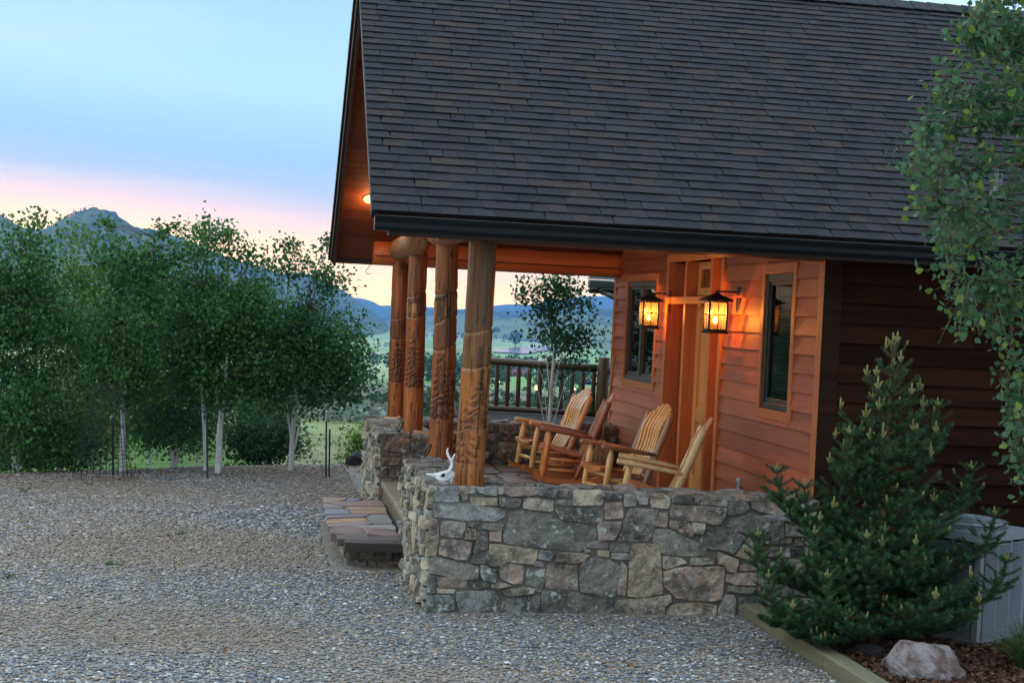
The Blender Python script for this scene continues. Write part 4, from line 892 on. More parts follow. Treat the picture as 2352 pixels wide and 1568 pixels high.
gc = gp[RNG.choice(10, NST, p=gw)] * RNG.uniform(.85, 1.2, (NST, 1))
pat = np.array([max(0, min(1, (nz(a * .45, b * .45, 7.7) + .05 + .5 * math.exp(-((b - 14.5 + .5 * a) / 1.8) ** 2)) * 2.0)) for a, b in zip(gx, gy)])[:, None] * .65
gc = (gc - .19) * 1.25 + .215; gc = np.clip(gc, .03, 1) * np.array([[1.0, 1.0, 1.035]]); gc = gc * (1 - pat) + np.array([[.225, .162, .108]]) * pat
g = build_np("gravel", V, F, np.repeat(gc, 12, axis=0), mat("gravel stone", None, .75, .15, 60, bump=0, spec=.4)); tag(g, "loose rounded pebbles scattered over the driveway", "gravel", None, "stuff")

nl = 2600; lx = RNG.uniform(-6, 4.5, nl); ly = np.array([edge_y(x) for x in lx]) - np.abs(RNG.normal(0, 1.1, nl)) - .1; kp = np.array([nz(a * .9, b * 2.2, 3) > .02 for a, b in zip(lx, ly)]) & ~((lx > 1.15) & (ly < 19.2)); lx, ly = lx[kp], ly[kp]
LIT = np.stack([lx, ly, np.array([pad_z(a, b) for a, b in zip(lx, ly)]) + .012], 1)
lx = RNG.uniform(-3.5, 3.8, 110); ly = RNG.uniform(8.8, 18, 110); kp = ~((lx > .55) & (ly > 11.3)); L2 = np.stack([lx[kp], ly[kp], np.full(kp.sum(), .022)], 1)
# ------------------------------------------------------------------ terrain
ZR = [(0, -1.0), (17, -.9), (21, -.75), (26, -.95), (42, -1.6), (62, -2.5), (210, -11), (620, -27), (1200, -40), (2000, -52), (3500, -56), (70000, -56)]
def zr(r):
    for (a, za), (b, zb) in zip(ZR, ZR[1:]):
        if r <= b: return za + (zb - za) * (r - a) / (b - a)
    return ZR[-1][1]
def terr_z(x, y):
    r = math.hypot(x, y); a = min(.0035 * r, 1.2) if r > 45 else .05
    if r > 1500: a = 1.2 * max(0, 1 - (r - 1500) / 700)
    return zr(r) + a * fb(x / max(r * .12, 6), y / max(r * .12, 6), 3)
LAWN = (.062, .125, .026); DRY = (.17, .17, .085); SAGE = (.115, .105, .085); FLD = (.095, .175, .055); TAN = (.20, .22, .12); FARG = (.15, .20, .12)
def terr_c(x, y):
    r = math.hypot(x, y); az = math.degrees(math.atan2(x, y)); n = fb(x / max(r * .06, 3), y / max(r * .06, 3), 9); n2 = nz(az * .5, math.log(r) * 6, 4)
    if r < 44 + 3 * n: c = LAWN if az < 0 else DRY if az < 3.2 else (.10, .17, .05)
    elif r < 60 + 8 * n: c = (.17, .20, .09)
    elif r < 330 + 60 * n: c = SAGE if n < .1 else (.14, .125, .095)
    elif r < 520 + 60 * n: c = (.11, .14, .075)
    elif r < 800 + 60 * n: c = FLD if az > 5 else (.16, .19, .10)
    elif r < 1150 + 120 * n: c = (.10, .15, .07) if az > 5 else (.22, .24, .14)
    elif r < 1900 + 200 * n: c = (.12, .195, .07) if n2 > -.15 else TAN
    elif r < 2700: c = (.13, .195, .08) if n2 > 0 else (.19, .22, .12)
    else: c = FARG if n2 > -.1 else (.20, .22, .14)
    k = 1 + .28 * n + .1 * nz(x * .7, y * .7, 2) + (.22 * nz(x * 1.6, y * .5, 7) if r < 60 else .1); k *= 1.0 if r < 400 else 1.35; return (c[0] * k, c[1] * k, c[2] * k)
rs_ = np.concatenate([np.linspace(17, 60, 44), np.geomspace(61.5, 9600, 150)]); az_ = np.concatenate([np.linspace(-80, -19, 32), np.linspace(-18, 24, 230), np.linspace(25, 80, 30)])
V = []; C = []
for r in rs_:
    for a in az_: x, y = r * math.sin(rad(a)), r * math.cos(rad(a)); V.append((x, y, terr_z(x, y))); C.append(terr_c(x, y))
na = len(az_); F = [(j * na + i, j * na + i + 1, (j + 1) * na + i + 1, (j + 1) * na + i) for j in range(len(rs_) - 1) for i in range(na - 1)]
tr_ = build_np("terrain", V, F, C, mat("meadow and sage ground", None, .95, .12, .6, bump=0, spec=.1), None, True, True); tag(tr_, "grassy hillside dropping to a green river valley", "terrain", None, "structure")

def interp(pts, x):
    if x <= pts[0][0]: return pts[0][1]
    for (a, b), (c, d) in zip(pts, pts[1:]):
        if x <= c: return b + (d - b) * (x - a) / (c - a)
    return pts[-1][1]
def hill(name, sky, dist, base, x0, x1, ncol, nrow, colf, label, amp=.05, back=.35, prof=1.0, seed=0):
    """a hill with real depth: skyline surveyed per direction, slope falling to the valley in front and behind"""
    V = []; C = []
    for i in range(ncol):
        x = x0 + (x1 - x0) * i / (ncol - 1); y = interp(sky, x) + .8 * nz(x * .12, seed, 1) + .5 * nz(x * .45, seed, 2); D = interp(dist, x); top = at_r(x, y, D); d = Vector((top.x, top.y, 0)).normalized(); B = interp(base, x)
        zb = zr(D * B) - 3
        for j in range(nrow):
            t = j / (nrow - 1) * (1 + back)
            r = D * (B + (1 - B) * t); q = t if t <= 1 else max(0, 1 - (t - 1) / back * .8)
            h = zb + (top.z - zb) * (q ** prof); X, Yc = d.x * r, d.y * r
            s = D * .055; w = math.sin(min(q, 1) * PI) ** .7
            h += (top.z - zb) * amp * w * (1.5 * NZ.ridged_multi_fractal(Vector((X / s, Yc / s, seed)), 1, 2, 4, 1, 2) - 1.3 + .6 * fb(X / s * 2.5, Yc / s * 2.5, seed))
            V.append((X, Yc, h)); C.append(colf(X, Yc, h, q, s))
    F = [(i * nrow + j, (i + 1) * nrow + j, (i + 1) * nrow + j + 1, i * nrow + j + 1) for i in range(ncol - 1) for j in range(nrow - 1)]
    o = build_np(name, V, F, C, M["hillmat"], None, True, True); return tag(o, label, "hill", None, "structure")
M["hillmat"] = mat("hillside grass", None, .95, .1, .01, bump=0, spec=.1)
SKY1 = [(-300, 560), (-60, 520), (0, 498), (20, 506), (45, 522), (75, 530), (105, 528), (130, 515), (165, 495), (195, 485), (213, 483), (238, 486), (250, 488), (258, 486), (266, 489), (272, 499), (300, 517), (318, 524), (345, 524), (367, 529), (417, 549.6), (460, 567), (496, 581), (531, 597), (580, 607), (602, 611), (642, 629), (679, 625), (718, 630), (737, 638), (771, 657), (797, 672), (816, 687), (851, 711), (886, 739), (905, 752)]
def c1(x, y, h, q, s):
    n = fb(x / s * 1.6, y / s * 1.6, 5); n2 = fb(x / s * 6, y / s * 6, 8)
    c = (.105, .125, .065) if n + .5 * n2 < .12 else (.05, .065, .045)
    if n2 > .45: c = (.035, .05, .035)
    return tuple(v * (1 + .25 * n2) for v in c)
hill("hill", SKY1, [(-300, 3300), (200, 3300), (500, 3700), (720, 4200), (905, 5200)], [(-300, .35), (300, .4), (905, .62)], -300, 905, 330, 90, c1, "grassy mountain with a rocky knob rising behind the aspens", .10, .35, .9, 3)
SKY3 = [(700, 670), (810, 683), (829, 685), (857, 692), (873, 702), (898, 701), (982, 705), (1054, 710), (1131, 702), (1160, 698.5), (1177, 698), (1217, 700), (1246, 694), (1300, 684), (1346, 679), (1385, 679), (1414, 682), (1600, 668), (2400, 690)]
hill("hill", SKY3, [(700, 9000), (2400, 9000)], [(700, .75), (2400, .75)], 700, 2400, 160, 26, lambda x, y, h, q, s: (.10, .12, .09), "faint blue mountain range on the skyline", .06, .3, 1, 9)
SKY2 = [(860, 735), (930, 720), (965, 713), (1000, 711), (1060, 712), (1129, 713.5), (1198, 715), (1240, 711), (1342, 706.5), (1412, 711), (1700, 705), (2400, 720)]
def c2(x, y, h, q, s):
    n = fb(x / s * 1.4, y / s * 2.2, 15); c = (.06, .075, .055) if q > .62 + .3 * n else (.15, .18, .09) if n < .25 else (.08, .10, .06)
    return c
hill("hill", SKY2, [(860, 6200), (1100, 5600), (1400, 4600), (2400, 4600)], [(860, .72), (1130, .62), (1400, .55), (2400, .55)], 860, 2400, 200, 70, c2, "flat topped blue green ridge across the valley", .10, .35, .8, 21)
# river: flat water ribbons lying in the valley floor
wm = bpy.data.materials.new("river water"); wm.use_nodes = True; wb_ = wm.node_tree.nodes["Principled BSDF"]; wb_.inputs["Base Color"].default_value = (.05, .08, .10, 1); wb_.inputs["Roughness"].default_value = .12; wb_.inputs["Specular IOR Level"].default_value = .6
def on_terr(x, y, lift):
    d = ray(x, y); h = math.hypot(d[0], d[1]); lo, hi = 30, 12000
    for _ in range(60):
        mid = (lo + hi) / 2; zt_ = EYE + d[2] / h * mid
        if zt_ > zr(mid) + lift: lo = mid
        else: hi = mid
    return Vector((d[0] / h * lo, d[1] / h * lo, zr(lo) + lift))
rv = MB()
for top, bot in (([(1128, 806), (1150, 801), (1190, 796.5), (1230, 795), (1280, 794), (1330, 795)], [(1128, 807.5), (1150, 808.5), (1190, 810.5), (1215, 812), (1235, 806), (1330, 801)]),
                 ([(1165, 776.5), (1185, 776.5), (1200, 778.5), (1230, 780)], [(1165, 777.2), (1190, 779.5), (1210, 781.5), (1230, 781.5)]),
                 ([(960, 746.5), (985, 747), (1020, 747.5), (1045, 748.5)], [(960, 748), (985, 749), (1020, 749.5), (1045, 750)]),
                 ([(1318, 868), (1370, 871), (1420, 873), (1500, 875)], [(1318, 873), (1370, 878), (1420, 881), (1500, 884)])):
    P = [on_terr(x, y, 1.6) for x, y in top]; Q = [on_terr(x, y, 1.6) for x, y in bot]; n = len(P)
    rv.add(P + Q, [(i, n + i, n + i + 1, i + 1) for i in range(n - 1)])
tag(rv.build("river", wm), "pale river bends reflecting the sky in the valley", "river", None, "structure")

# ------------------------------------------------------------------ foliage helpers
def leaf_cloud(centers, size, cols, upbias=.35, shape='rhomb', rng=RNG):
    """centers (n,3): one leaf each; returns V,F,C"""
    n = len(centers); nrm = rng.normal(size=(n, 3)); nrm[:, 2] += upbias; nrm /= np.linalg.norm(nrm, axis=1)[:, None]
    t = rng.normal(size=(n, 3)); t -= nrm * (t * nrm).sum(1)[:, None]; t /= np.linalg.norm(t, axis=1)[:, None]; b = np.cross(nrm, t)
    s = (size * rng.uniform(.7, 1.25, n))[:, None]
    if shape == 'rhomb':
        V = np.stack([centers - t * s * .5, centers + b * s * .38 + nrm * s * .08, centers + t * s * .55, centers - b * s * .38 + nrm * s * .08], 1); F = np.arange(n * 4).reshape(n, 4)
    else:   # broad pointed leaf, six corners in two quads along the midrib
        V = np.stack([centers - t * s * .45, centers - t * s * .12 + b * s * .42 + nrm * s * .06, centers + t * s * .25 + b * s * .30 + nrm * s * .05, centers + t * s * .62, centers + t * s * .25 - b * s * .30 + nrm * s * .05, centers - t * s * .12 - b * s * .42 + nrm * s * .06], 1)
        F = (np.array([(0, 1, 2, 3), (0, 3, 4, 5)])[None] + (np.arange(n) * 6)[:, None, None]).reshape(-1, 4)
    k = V.shape[1]
    return V.reshape(-1, 3), F, np.repeat(cols, len(F) // n, axis=0)
def leaf_cols(n, base, var=.3, young=.06, ycol=(.10, .21, .05), rng=RNG):
    c = np.array(base)[None] * rng.uniform(1 - var, 1 + var, (n, 1)) * rng.uniform(.9, 1.1, (n, 3)); y = rng.random(n) < young; c[y] = np.array(ycol) * rng.uniform(.7, 1.1, (y.sum(), 1)); return c
def limb(mb, p, q, r0, r1, bend=.15, n=7, seg=6, col=(.36, .36, .33)):
    p, q = Vector(p), Vector(q); L = (q - p).length; o = Vector((random.gauss(0, 1), random.gauss(0, 1), random.gauss(0, .6))) * L * bend * .5; o.z += L * bend * .3
    pts = [p.lerp(q, k / seg) + o * math.sin(PI * k / seg) for k in range(seg + 1)]; mb.tube(pts, [r0 + (r1 - r0) * k / seg for k in range(seg + 1)], n, col, wob=.08); return pts
def tree(name, label, cat, group, trunks, Y, blobs, base, lsize=.056, dens=1.25, low=None, bark=(.62, .63, .62), young=.03):
    """trunks: list of pixel polylines (x,y,radius m); blobs: (x,y,rx,ry,n) foliage masses in the survey frame at distance Y"""
    root = empty(name, at_y(trunks[0][0][0], trunks[0][0][1], Y), label, cat, group); tk = MB(); tw = MB(); heads = []
    for T in trunks:
        pts = [at_y(x, y, Y + .012 * k * (1 if T is trunks[0] else -1)) for k, (x, y, r) in enumerate(T)]; pts[0].z -= .5; rr = [r * .64 for *_, r in T]
        fine = []; fr = []
        for k in range(len(pts) - 1):
            for s in range(5): fine.append(pts[k].lerp(pts[k + 1], s / 5)); fr.append(rr[k] + (rr[k + 1] - rr[k]) * s / 5)
        fine.append(pts[-1]); fr.append(rr[-1]); tk.tube(fine, fr, 10, bark, wob=.12); heads += fine[len(fine) // 3:]
    cs = []; shade = []; sc_ = FPX / Y
    for (x, y, rx, ry, n) in blobs:
        if n >= 1000 and len(blobs) > 3 and y < 1000: y += 34 if y < 760 else 20; ry *= .88
        elif n > 400 and len(blobs) > 3 and y < 1000: y += 24; ry *= .92
        n = int(n * dens); c = at_y(x, y, Y); rx, ry = rx / sc_, ry / sc_; rd = min(rx * 1.1, 1.2)
        nc = max(3, n // 55)
        for q in range(nc):
            while True:
                u = RNG.uniform(-1, 1, 3)
                if (u ** 2).sum() < 1: break
            tip = c + Vector((u[0] * rx, u[1] * rd, u[2] * ry))
            h = min(heads, key=lambda p: (p - tip).length + max(0, p.z - tip.z + .1) * 1.5)
            if q % 2 == 0 or n < 200: limb(tw, h, tip, .009, .0025, .2, 5, 5, (.12, .11, .095))
            m = n // nc; shade += [random.choice((.62, .8, 1.0, 1.15, 1.4))] * m; g = RNG.normal(size=(m, 3)) * np.array([.14, .14, .12]) * (1 if n > 200 else .55); cs.append(np.array(tip)[None] + g)
    cs = np.concatenate(cs); V, F, C = leaf_cloud(cs, lsize, leaf_cols(len(cs), base, .35, young) * np.array(shade)[:, None])
    build_np("crown", V, F, C, M["leaf"], root); t_o = tk.build("trunk", M["bark"], root); tw.build("branch", M["twig"], root); return root
V, F, C = leaf_cloud(np.concatenate([LIT, L2]), .042, np.array([(.24, .12, .05)]) * RNG.uniform(.5, 1.3, (len(LIT) + len(L2), 1)), 2.2); tag(build_np("leaf_litter", V, F, C, M["sage"]), "dry orange brown leaf litter along the far edge of the gravel", "litter", None, "stuff")
wd = []
for k in range(9):
    x, y = random.uniform(-3.2, 3.6), random.uniform(9.0, 19.5)
    if x > .5 and y > 11.2: continue
    wd.append(np.array([(x, y, .02)]) + RNG.normal(size=(16, 3)) * np.array([.035, .035, .012]))
wd = np.concatenate(wd); V, F, C = leaf_cloud(wd, .035, leaf_cols(len(wd), (.07, .14, .06), .3, 0), .4); tag(build_np("weeds", V, F, C, M["sage"]), "tiny green weeds sprouting in the gravel", "weeds", None, "stuff")
GA = (.056, .155, .048); GD = (.044, .132, .048); GY = (.095, .20, .042)
AS = "young aspens beyond the driveway"
tree("aspen_tree", "dense many stemmed aspen at the left edge with a pale forked upper trunk", "tree", AS, [[(38, 1092, .075), (40, 980, .065), (43, 800, .05), (42, 690, .04), (47, 600, .025)], [(38, 1010, .05), (22, 900, .03), (18, 840, .02)], [(41, 715, .03), (28, 670, .02), (24, 630, .012)], [(42, 712, .03), (58, 690, .02), (70, 655, .012)]], 20.3,
     [(40, 930, 125, 130, 3800), (70, 740, 115, 130, 3600), (40, 590, 95, 85, 2400), (80, 510, 12, 28, 60), (60, 520, 40, 30, 260), (-40, 760, 90, 250, 3000), (110, 1010, 90, 60, 1500)], GA)
tree("aspen_tree", "stocky dark trunked aspen with yellowish top left of the wire cage", "tree", AS, [[(135, 1092, .13), (140, 1000, .10), (150, 850, .07), (165, 650, .03)]], 22.5,
     [(150, 900, 115, 120, 3200), (165, 730, 90, 110, 2800), (170, 610, 48, 55, 1000), (172, 560, 22, 40, 260), (230, 980, 60, 70, 1000)], GY, young=.12)
tree("aspen_tree", "aspen with a clean white trunk and a tall narrow top", "tree", AS, [[(282, 1080, .062), (283, 960, .058), (281, 850, .05), (283, 720, .035), (296, 620, .02)], [(283, 730, .03), (315, 640, .018), (352, 545, .008)]], 20.2,
     [(280, 830, 105, 90, 3000), (300, 690, 105, 95, 2800), (250, 560, 26, 45, 420), (246, 520, 12, 22, 90), (345, 575, 60, 50, 800), (385, 530, 26, 24, 140), (420, 560, 40, 40, 320), (290, 600, 70, 50, 900)], GA)
tree("aspen_tree", "bushy aspen with a grey flaring base in the middle of the row", "tree", AS, [[(398, 1074, .10), (399, 1020, .07), (400, 900, .05), (405, 760, .03)], [(399, 1030, .04), (420, 990, .02), (440, 965, .01)]], 21.2,
     [(390, 930, 95, 75, 2300), (400, 790, 90, 100, 2700), (430, 650, 60, 70, 1300), (395, 1000, 70, 30, 350)], GD)
tree("aspen_tree", "thin leaning aspen beside a green fence post", "tree", AS, [[(478, 1073, .05), (470, 990, .045), (465, 900, .04), (468, 760, .025)]], 20.6,
     [(470, 830, 70, 100, 2000), (478, 680, 60, 90, 1700), (470, 575, 24, 40, 380), (473, 535, 12, 28, 130)], GA)
tree("aspen_tree", "twin stemmed pale aspen leaning to the right", "tree", AS, [[(503, 1073, .055), (508, 960, .05), (518, 880, .04), (525, 760, .025)], [(497, 1073, .04), (502, 985, .035), (507, 930, .025)]], 20.4,
     [(560, 820, 100, 110, 3200), (530, 690, 85, 80, 2000), (513, 570, 17, 40, 300), (516, 545, 12, 22, 100), (580, 600, 38, 36, 260), (580, 690, 60, 60, 900)], GA)
tree("aspen_tree", "broad spreading aspen nearest the porch with wispy shoots on top", "tree", AS, [[(668, 1064, .07), (672, 990, .055), (680, 920, .05), (684, 800, .03)], [(676, 960, .03), (655, 900, .015), (650, 850, .01)], [(680, 950, .03), (702, 905, .016), (715, 880, .01)]], 21.0,
     [(690, 840, 120, 95, 3900), (740, 740, 95, 85, 2600), (655, 720, 80, 80, 2000), (662, 600, 30, 36, 330), (660, 565, 14, 30, 90), (745, 610, 36, 40, 420), (752, 570, 14, 34, 110), (795, 840, 58, 80, 1100), (775, 660, 40, 36, 180), (620, 610, 20, 22, 70)], GD)
tree("shrub", "low dark leafy shrub between the pale trunks and the farthest aspen", "shrub", None, [[(600, 1066, .03), (600, 1000, .02)]], 23.0, [(600, 1000, 75, 70, 2600), (560, 1020, 50, 50, 1000), (650, 1020, 45, 45, 900)], (.036, .095, .046), bark=(.12, .10, .08))
tree("shrub", "leafy dark undergrowth shrub under the left edge aspen", "shrub", None, [[(90, 1088, .03), (90, 1010, .02)]], 21.6, [(60, 1040, 90, 42, 2000), (170, 1035, 50, 45, 1200)], (.034, .090, .044), bark=(.12, .10, .08))
BK = "leafy back row aspens behind the pale trunks"
for (x, Y, blobs, col, lab) in ((222, 24.5, [(225, 830, 80, 150, 2400), (230, 690, 70, 90, 1500), (215, 985, 75, 60, 1300)], GY, "back row aspen filling the gap left of the clean white trunk"),
      (345, 25.5, [(345, 850, 80, 140, 2400), (350, 700, 70, 80, 1400), (350, 985, 85, 45, 1400)], GA, "back row aspen between the clean white trunk and the bushy aspen"),
      (455, 25.0, [(455, 880, 75, 120, 2000), (460, 985, 75, 55, 1500)], GD, "back row aspen behind the leaning thin trunk"),
      (605, 25.5, [(605, 850, 85, 140, 2600), (600, 700, 60, 70, 1000), (625, 960, 70, 60, 1300)], GA, "back row aspen above the low dark shrub")):
    tree("aspen_tree", lab, "tree", BK, [[(x, 1062, .05), (x + 2, 900, .04), (x + 4, 720, .02)]], Y, blobs, col)
# slender aspen between the porch and the deck
tree("aspen_tree", "slender white trunked aspen standing between the rear stone wall and the deck", "tree", None, [[(1261, 985, .042), (1266, 900, .038), (1272, 830, .034), (1276, 760, .022), (1277, 650, .010)], [(1270, 850, .018), (1256, 825, .010), (1246, 790, .006)], [(1273, 838, .018), (1292, 800, .010), (1302, 770, .006)], [(1264, 930, .012), (1300, 870, .007), (1330, 850, .004)], [(1263, 935, .012), (1235, 890, .007), (1215, 845, .004)], [(1264, 915, .010), (1250, 885, .006), (1232, 820, .003)]], 19.75,
        [(1280, 740, 62, 52, 560), (1265, 680, 62, 45, 480), (1290, 650, 55, 40, 460), (1200, 665, 18, 40, 90), (1340, 755, 30, 50, 190), (1310, 800, 55, 35, 280), (1345, 700, 12, 26, 50), (1260, 640, 40, 30, 200), (1290, 850, 26, 20, 60)], (.030, .100, .042), .054, 1.25)

# wire fence, cage
fence = empty("wire_fence", at_y(478, 1072, 19.75), "thin welded wire fence on green steel posts in front of the aspens", "fence")
for (x, y0, y1) in ((262, 1082, 958), (478, 1074, 940), (750, 1060, 946), (757.5, 1060, 985)):
    p = at_y(x, y0, 19.75); q = at_y(x - (0 if x > 500 else 3), y1, 19.75); b = MB(); wv = Vector((.012, 0, 0)); p.z -= .2
    b.obox((p + q) / 2, wv, (0, .003, 0), (q - p) / 2, (1, 1, 1)); b.obox((p + q) / 2 + Vector((0, -.02, 0)), (.003, 0, 0), (0, .012, 0), (q - p) / 2); po = b.build("post", M["tpost"], fence)
    if x == 750: c = MB(); c.obox(q - Vector((0, 0, .05)), (.0135, 0, 0), (0, .013, 0), (0, 0, .075)); c.build("white_tip", M["white"], po)
wr_ = MB(); wr_.col = (1, 1, 1)
for k in range(14):
    t = k / 13; wr_.tube([at_y(x, 1072 - (x + 60) * .017 - t * (172 - .0 * x) + 1.5 * nz(x * .01, k, 1), 19.73) for x in range(-60, 801, 40)], .0009, 3)
x = -60
while x < 800: wr_.tube([at_y(x, 1074 - (x + 60) * .017, 19.74), at_y(x + random.uniform(-1, 1), 901 - (x + 60) * .017, 19.74)], .0008, 3, caps=False); x += 8.4
wr_.build("wire_mesh", M["wire"], fence)
cg = MB(); bc = at_y(236, 1079, 19.3); tc_ = at_y(248, 884, 19.3); 
for k in range(22):
    t = k / 21; c = bc.lerp(tc_, t); R = .37 - .20 * t; cg.tube([c + Vector((math.cos(a) * R, math.sin(a) * R, .03 * math.cos(a))) for a in [2 * PI * q / 20 for q in range(21)]], .0028, 3)
for q in range(28):
    a = 2 * PI * q / 28; cg.tube([bc + Vector((math.cos(a) * .37, math.sin(a) * .37, -.1)), tc_ + Vector((math.cos(a) * .17, math.sin(a) * .17, 0))], .0026, 3)
tag(cg.build("tree_cage", M["wire"]), "leaning cone of wire mesh left of the clean white trunk", "wire cage")
# bright bush and dark boulder beside the far wall end
tree("bush", "bright yellow green bush beside the far end of the stone wall", "bush", None, [[(832, 1062, .02), (830, 1030, .01)]], 22.6, [(838, 1020, 30, 34, 900), (822, 1042, 22, 20, 350)], (.14, .24, .035), .05, bark=(.12, .1, .08))
def boulder(name, c, r, mt, label, seed, cat="rock", flat=0):
    b = MB(); b.ball((0, 0, 0), 1, 48, 28); vs = []
    pl = [(Vector((random.gauss(0, 1), random.gauss(0, 1), random.gauss(0, .8))).normalized(), random.uniform(.62, .85)) for _ in range(13)]
    for p in b.v:
        v = Vector(p)
        for n, d in pl:
            e = v.dot(n) - d
            if e > 0: v -= n * e * .92
        v *= 1 + .10 * nz(v.x * 2 + seed, v.y * 2, v.z * 2) + .05 * nz(v.x * 6, v.y * 6 + seed, v.z * 6) + .02 * nz(v.x * 15, v.y * 15 + seed, v.z * 15)
        vs.append((v.x * r[0], v.y * r[1], v.z * r[2]))
    b.v = vs; b.s = [False] * len(b.s); o = b.build(name, M[mt]); o.location = c; o.data.polygons.foreach_set("use_smooth", np.zeros(len(o.data.polygons), bool)); return tag(o, label, cat)
M["darkrock"] = mat("dark lava rock", (.045, .045, .048), .9, .4, 8, bump=.8, bscale=14, bdist=.02)
boulder("boulder", at_y(826, 1056, 22.1), (.22, .2, .16), "darkrock", "dark rounded boulder under the bright green bush", 4)

# ------------------------------------------------------------------ hillside scrub, sagebrush, valley trees (masses)
def scatter(name, label, cat, n, rf, azf, size, base, per, flatz, matn, kind="stuff", zoff=.3, var=.35, test=None):
    Vs, Fs, Cs = [], [], []; o = 0
    k = 0; tries = 0
    while k < n and tries < n * 20:
        tries += 1; r = rf(); a = azf(); x, y = r * math.sin(rad(a)), r * math.cos(rad(a))
        if test and not test(x, y, r, a): continue
        k += 1; s = size * random.uniform(.55, 1.35) * (1 + r / 2500 if r < 600 else 1.1); z = terr_z(x, y)
        u = RNG.normal(size=(per, 3)); u /= np.linalg.norm(u, axis=1)[:, None]; u *= RNG.uniform(.55, 1.05, (per, 1)); u[:, 2] = np.abs(u[:, 2]) if flatz else u[:, 2]
        cs = np.array([x, y, z + s * zoff])[None] + u * np.array([s * .5, s * .5, s * (.45 if flatz else .62)])
        b = np.array(base) * random.uniform(1 - var, 1 + var); V, F, C = leaf_cloud(cs, s * .30 if per < 60 else s * .22, leaf_cols(per, b, .3, 0)); Vs.append(V); Fs.append(F + o); Cs.append(C); o += len(V)
    return tag(build_np(name, np.concatenate(Vs), np.concatenate(Fs), np.concatenate(Cs), M[matn]), label, cat, None, kind)
gr_ = lambda a, b: (lambda: math.exp(random.uniform(math.log(a), math.log(b))))
scatter("sagebrush", "pale grey green sagebrush covering the slope below the driveway", "sagebrush", 2300, gr_(58, 420), lambda: random.uniform(-4, 18), .8, (.19, .23, .19), 26, True, "sage", zoff=.15)
scatter("scrub", "dark bitterbrush and low scrub on the slope", "scrub", 300, gr_(60, 480), lambda: random.uniform(-5, 18), 1.9, (.05, .085, .05), 70, True, "sage", zoff=.2, test=lambda x, y, r, a: nz(x / 22, y / 22, 3) > -.02)
scatter("meadow_grass", "rough dry grass along the driveway edge", "grass", 900, lambda: random.uniform(21.5, 46), lambda: random.uniform(-12, 9), .16, (.16, .19, .07), 9, True, "sage", zoff=.2, test=lambda x, y, r, a: y > edge_y(x) + 1.2)
scatter("valley_woods", "dark green belts of trees along the valley floor", "trees", 230, gr_(480, 2300), lambda: random.uniform(-3, 17), 7, (.045, .085, .045), 70, False, "sage", zoff=.5, test=lambda x, y, r, a: nz(a * .35, math.log(r) * 9, 6) > .22 or (820 < r < 980 and a > 5 and nz(a * 2, r * .01, 2) > -.25))
scatter("far_woods", "distant blue green tree belts by the river", "trees", 110, gr_(2900, 4200), lambda: random.uniform(2, 17), 9, (.05, .085, .05), 30, False, "sage", zoff=.4, test=lambda x, y, r, a: nz(a * .3, math.log(r) * 14, 16) > .15)
scatter("ridge_pines", "pines dotted along the mountain crest", "trees", 0, gr_(60, 61), lambda: 0, 1, (1, 1, 1), 4, True, "sage") if False else None
rp = []
for x in list(range(95, 200, 3)) + [206, 212, 219, 226, 232, 240, 246, 2, 8, 14, 30, 44]:
    y = interp(SKY1, x); D = interp([(-300, 3300), (200, 3300), (500, 3700)], x) - random.uniform(0, 40); p = at_r(x + random.uniform(-1.2, 1.2), y + random.uniform(0, 5), D); h = random.uniform(4, 11)
    u = RNG.normal(size=(40, 3)) * np.array([.18, .18, .0]) * h * .9; zz = RNG.uniform(-.1, 1, 40); u *= (1.05 - zz)[:, None]; u[:, 2] = zz * h; rp.append(np.array(p)[None] + u)
rp = np.concatenate(rp); V, F, C = leaf_cloud(rp, 2.4, leaf_cols(len(rp), (.03, .045, .03), .3, 0)); tag(build_np("ridge_pines", V, F, C, M["sage"]), "dark pines along the crest of the left mountain", "trees", None, "stuff")
# single field trees
for i, (x, y, h, lab) in enumerate(((1183, 795, 14, "lone dark tree standing in front of the river"), (1139, 762 + 12, 9, "small round tree on the green flat above the river"), (1206, 842, 9, "rounded tree in the green field left of the slender aspen"), (1226, 845, 8, "second rounded tree in the green field beside the slender aspen"), (925, 822, 9, "dark tree on the pasture right of the barn"))):
    p = on_terr(x, y, 0); rt = empty("field_tree", p, lab, "tree", "lone trees in the valley"); u = RNG.normal(size=(220, 3)); u /= np.linalg.norm(u, axis=1)[:, None]; u *= RNG.uniform(.6, 1, (220, 1)); k = math.hypot(p.x, p.y) / 1300
    cs = np.array(p)[None] + np.array([0, 0, h * k * .55]) + u * np.array([.42, .42, .45]) * h * k; V, F, C = leaf_cloud(cs, h * k * .14, leaf_cols(220, (.045, .085, .045), .3, 0)); build_np("crown", V, F, C, M["sage"], rt)
    b = MB(); b.tube([p - Vector((0, 0, 1)), p + Vector((0, 0, h * k * .4))], h * k * .03, 6); b.build("trunk", M["twig"], rt)
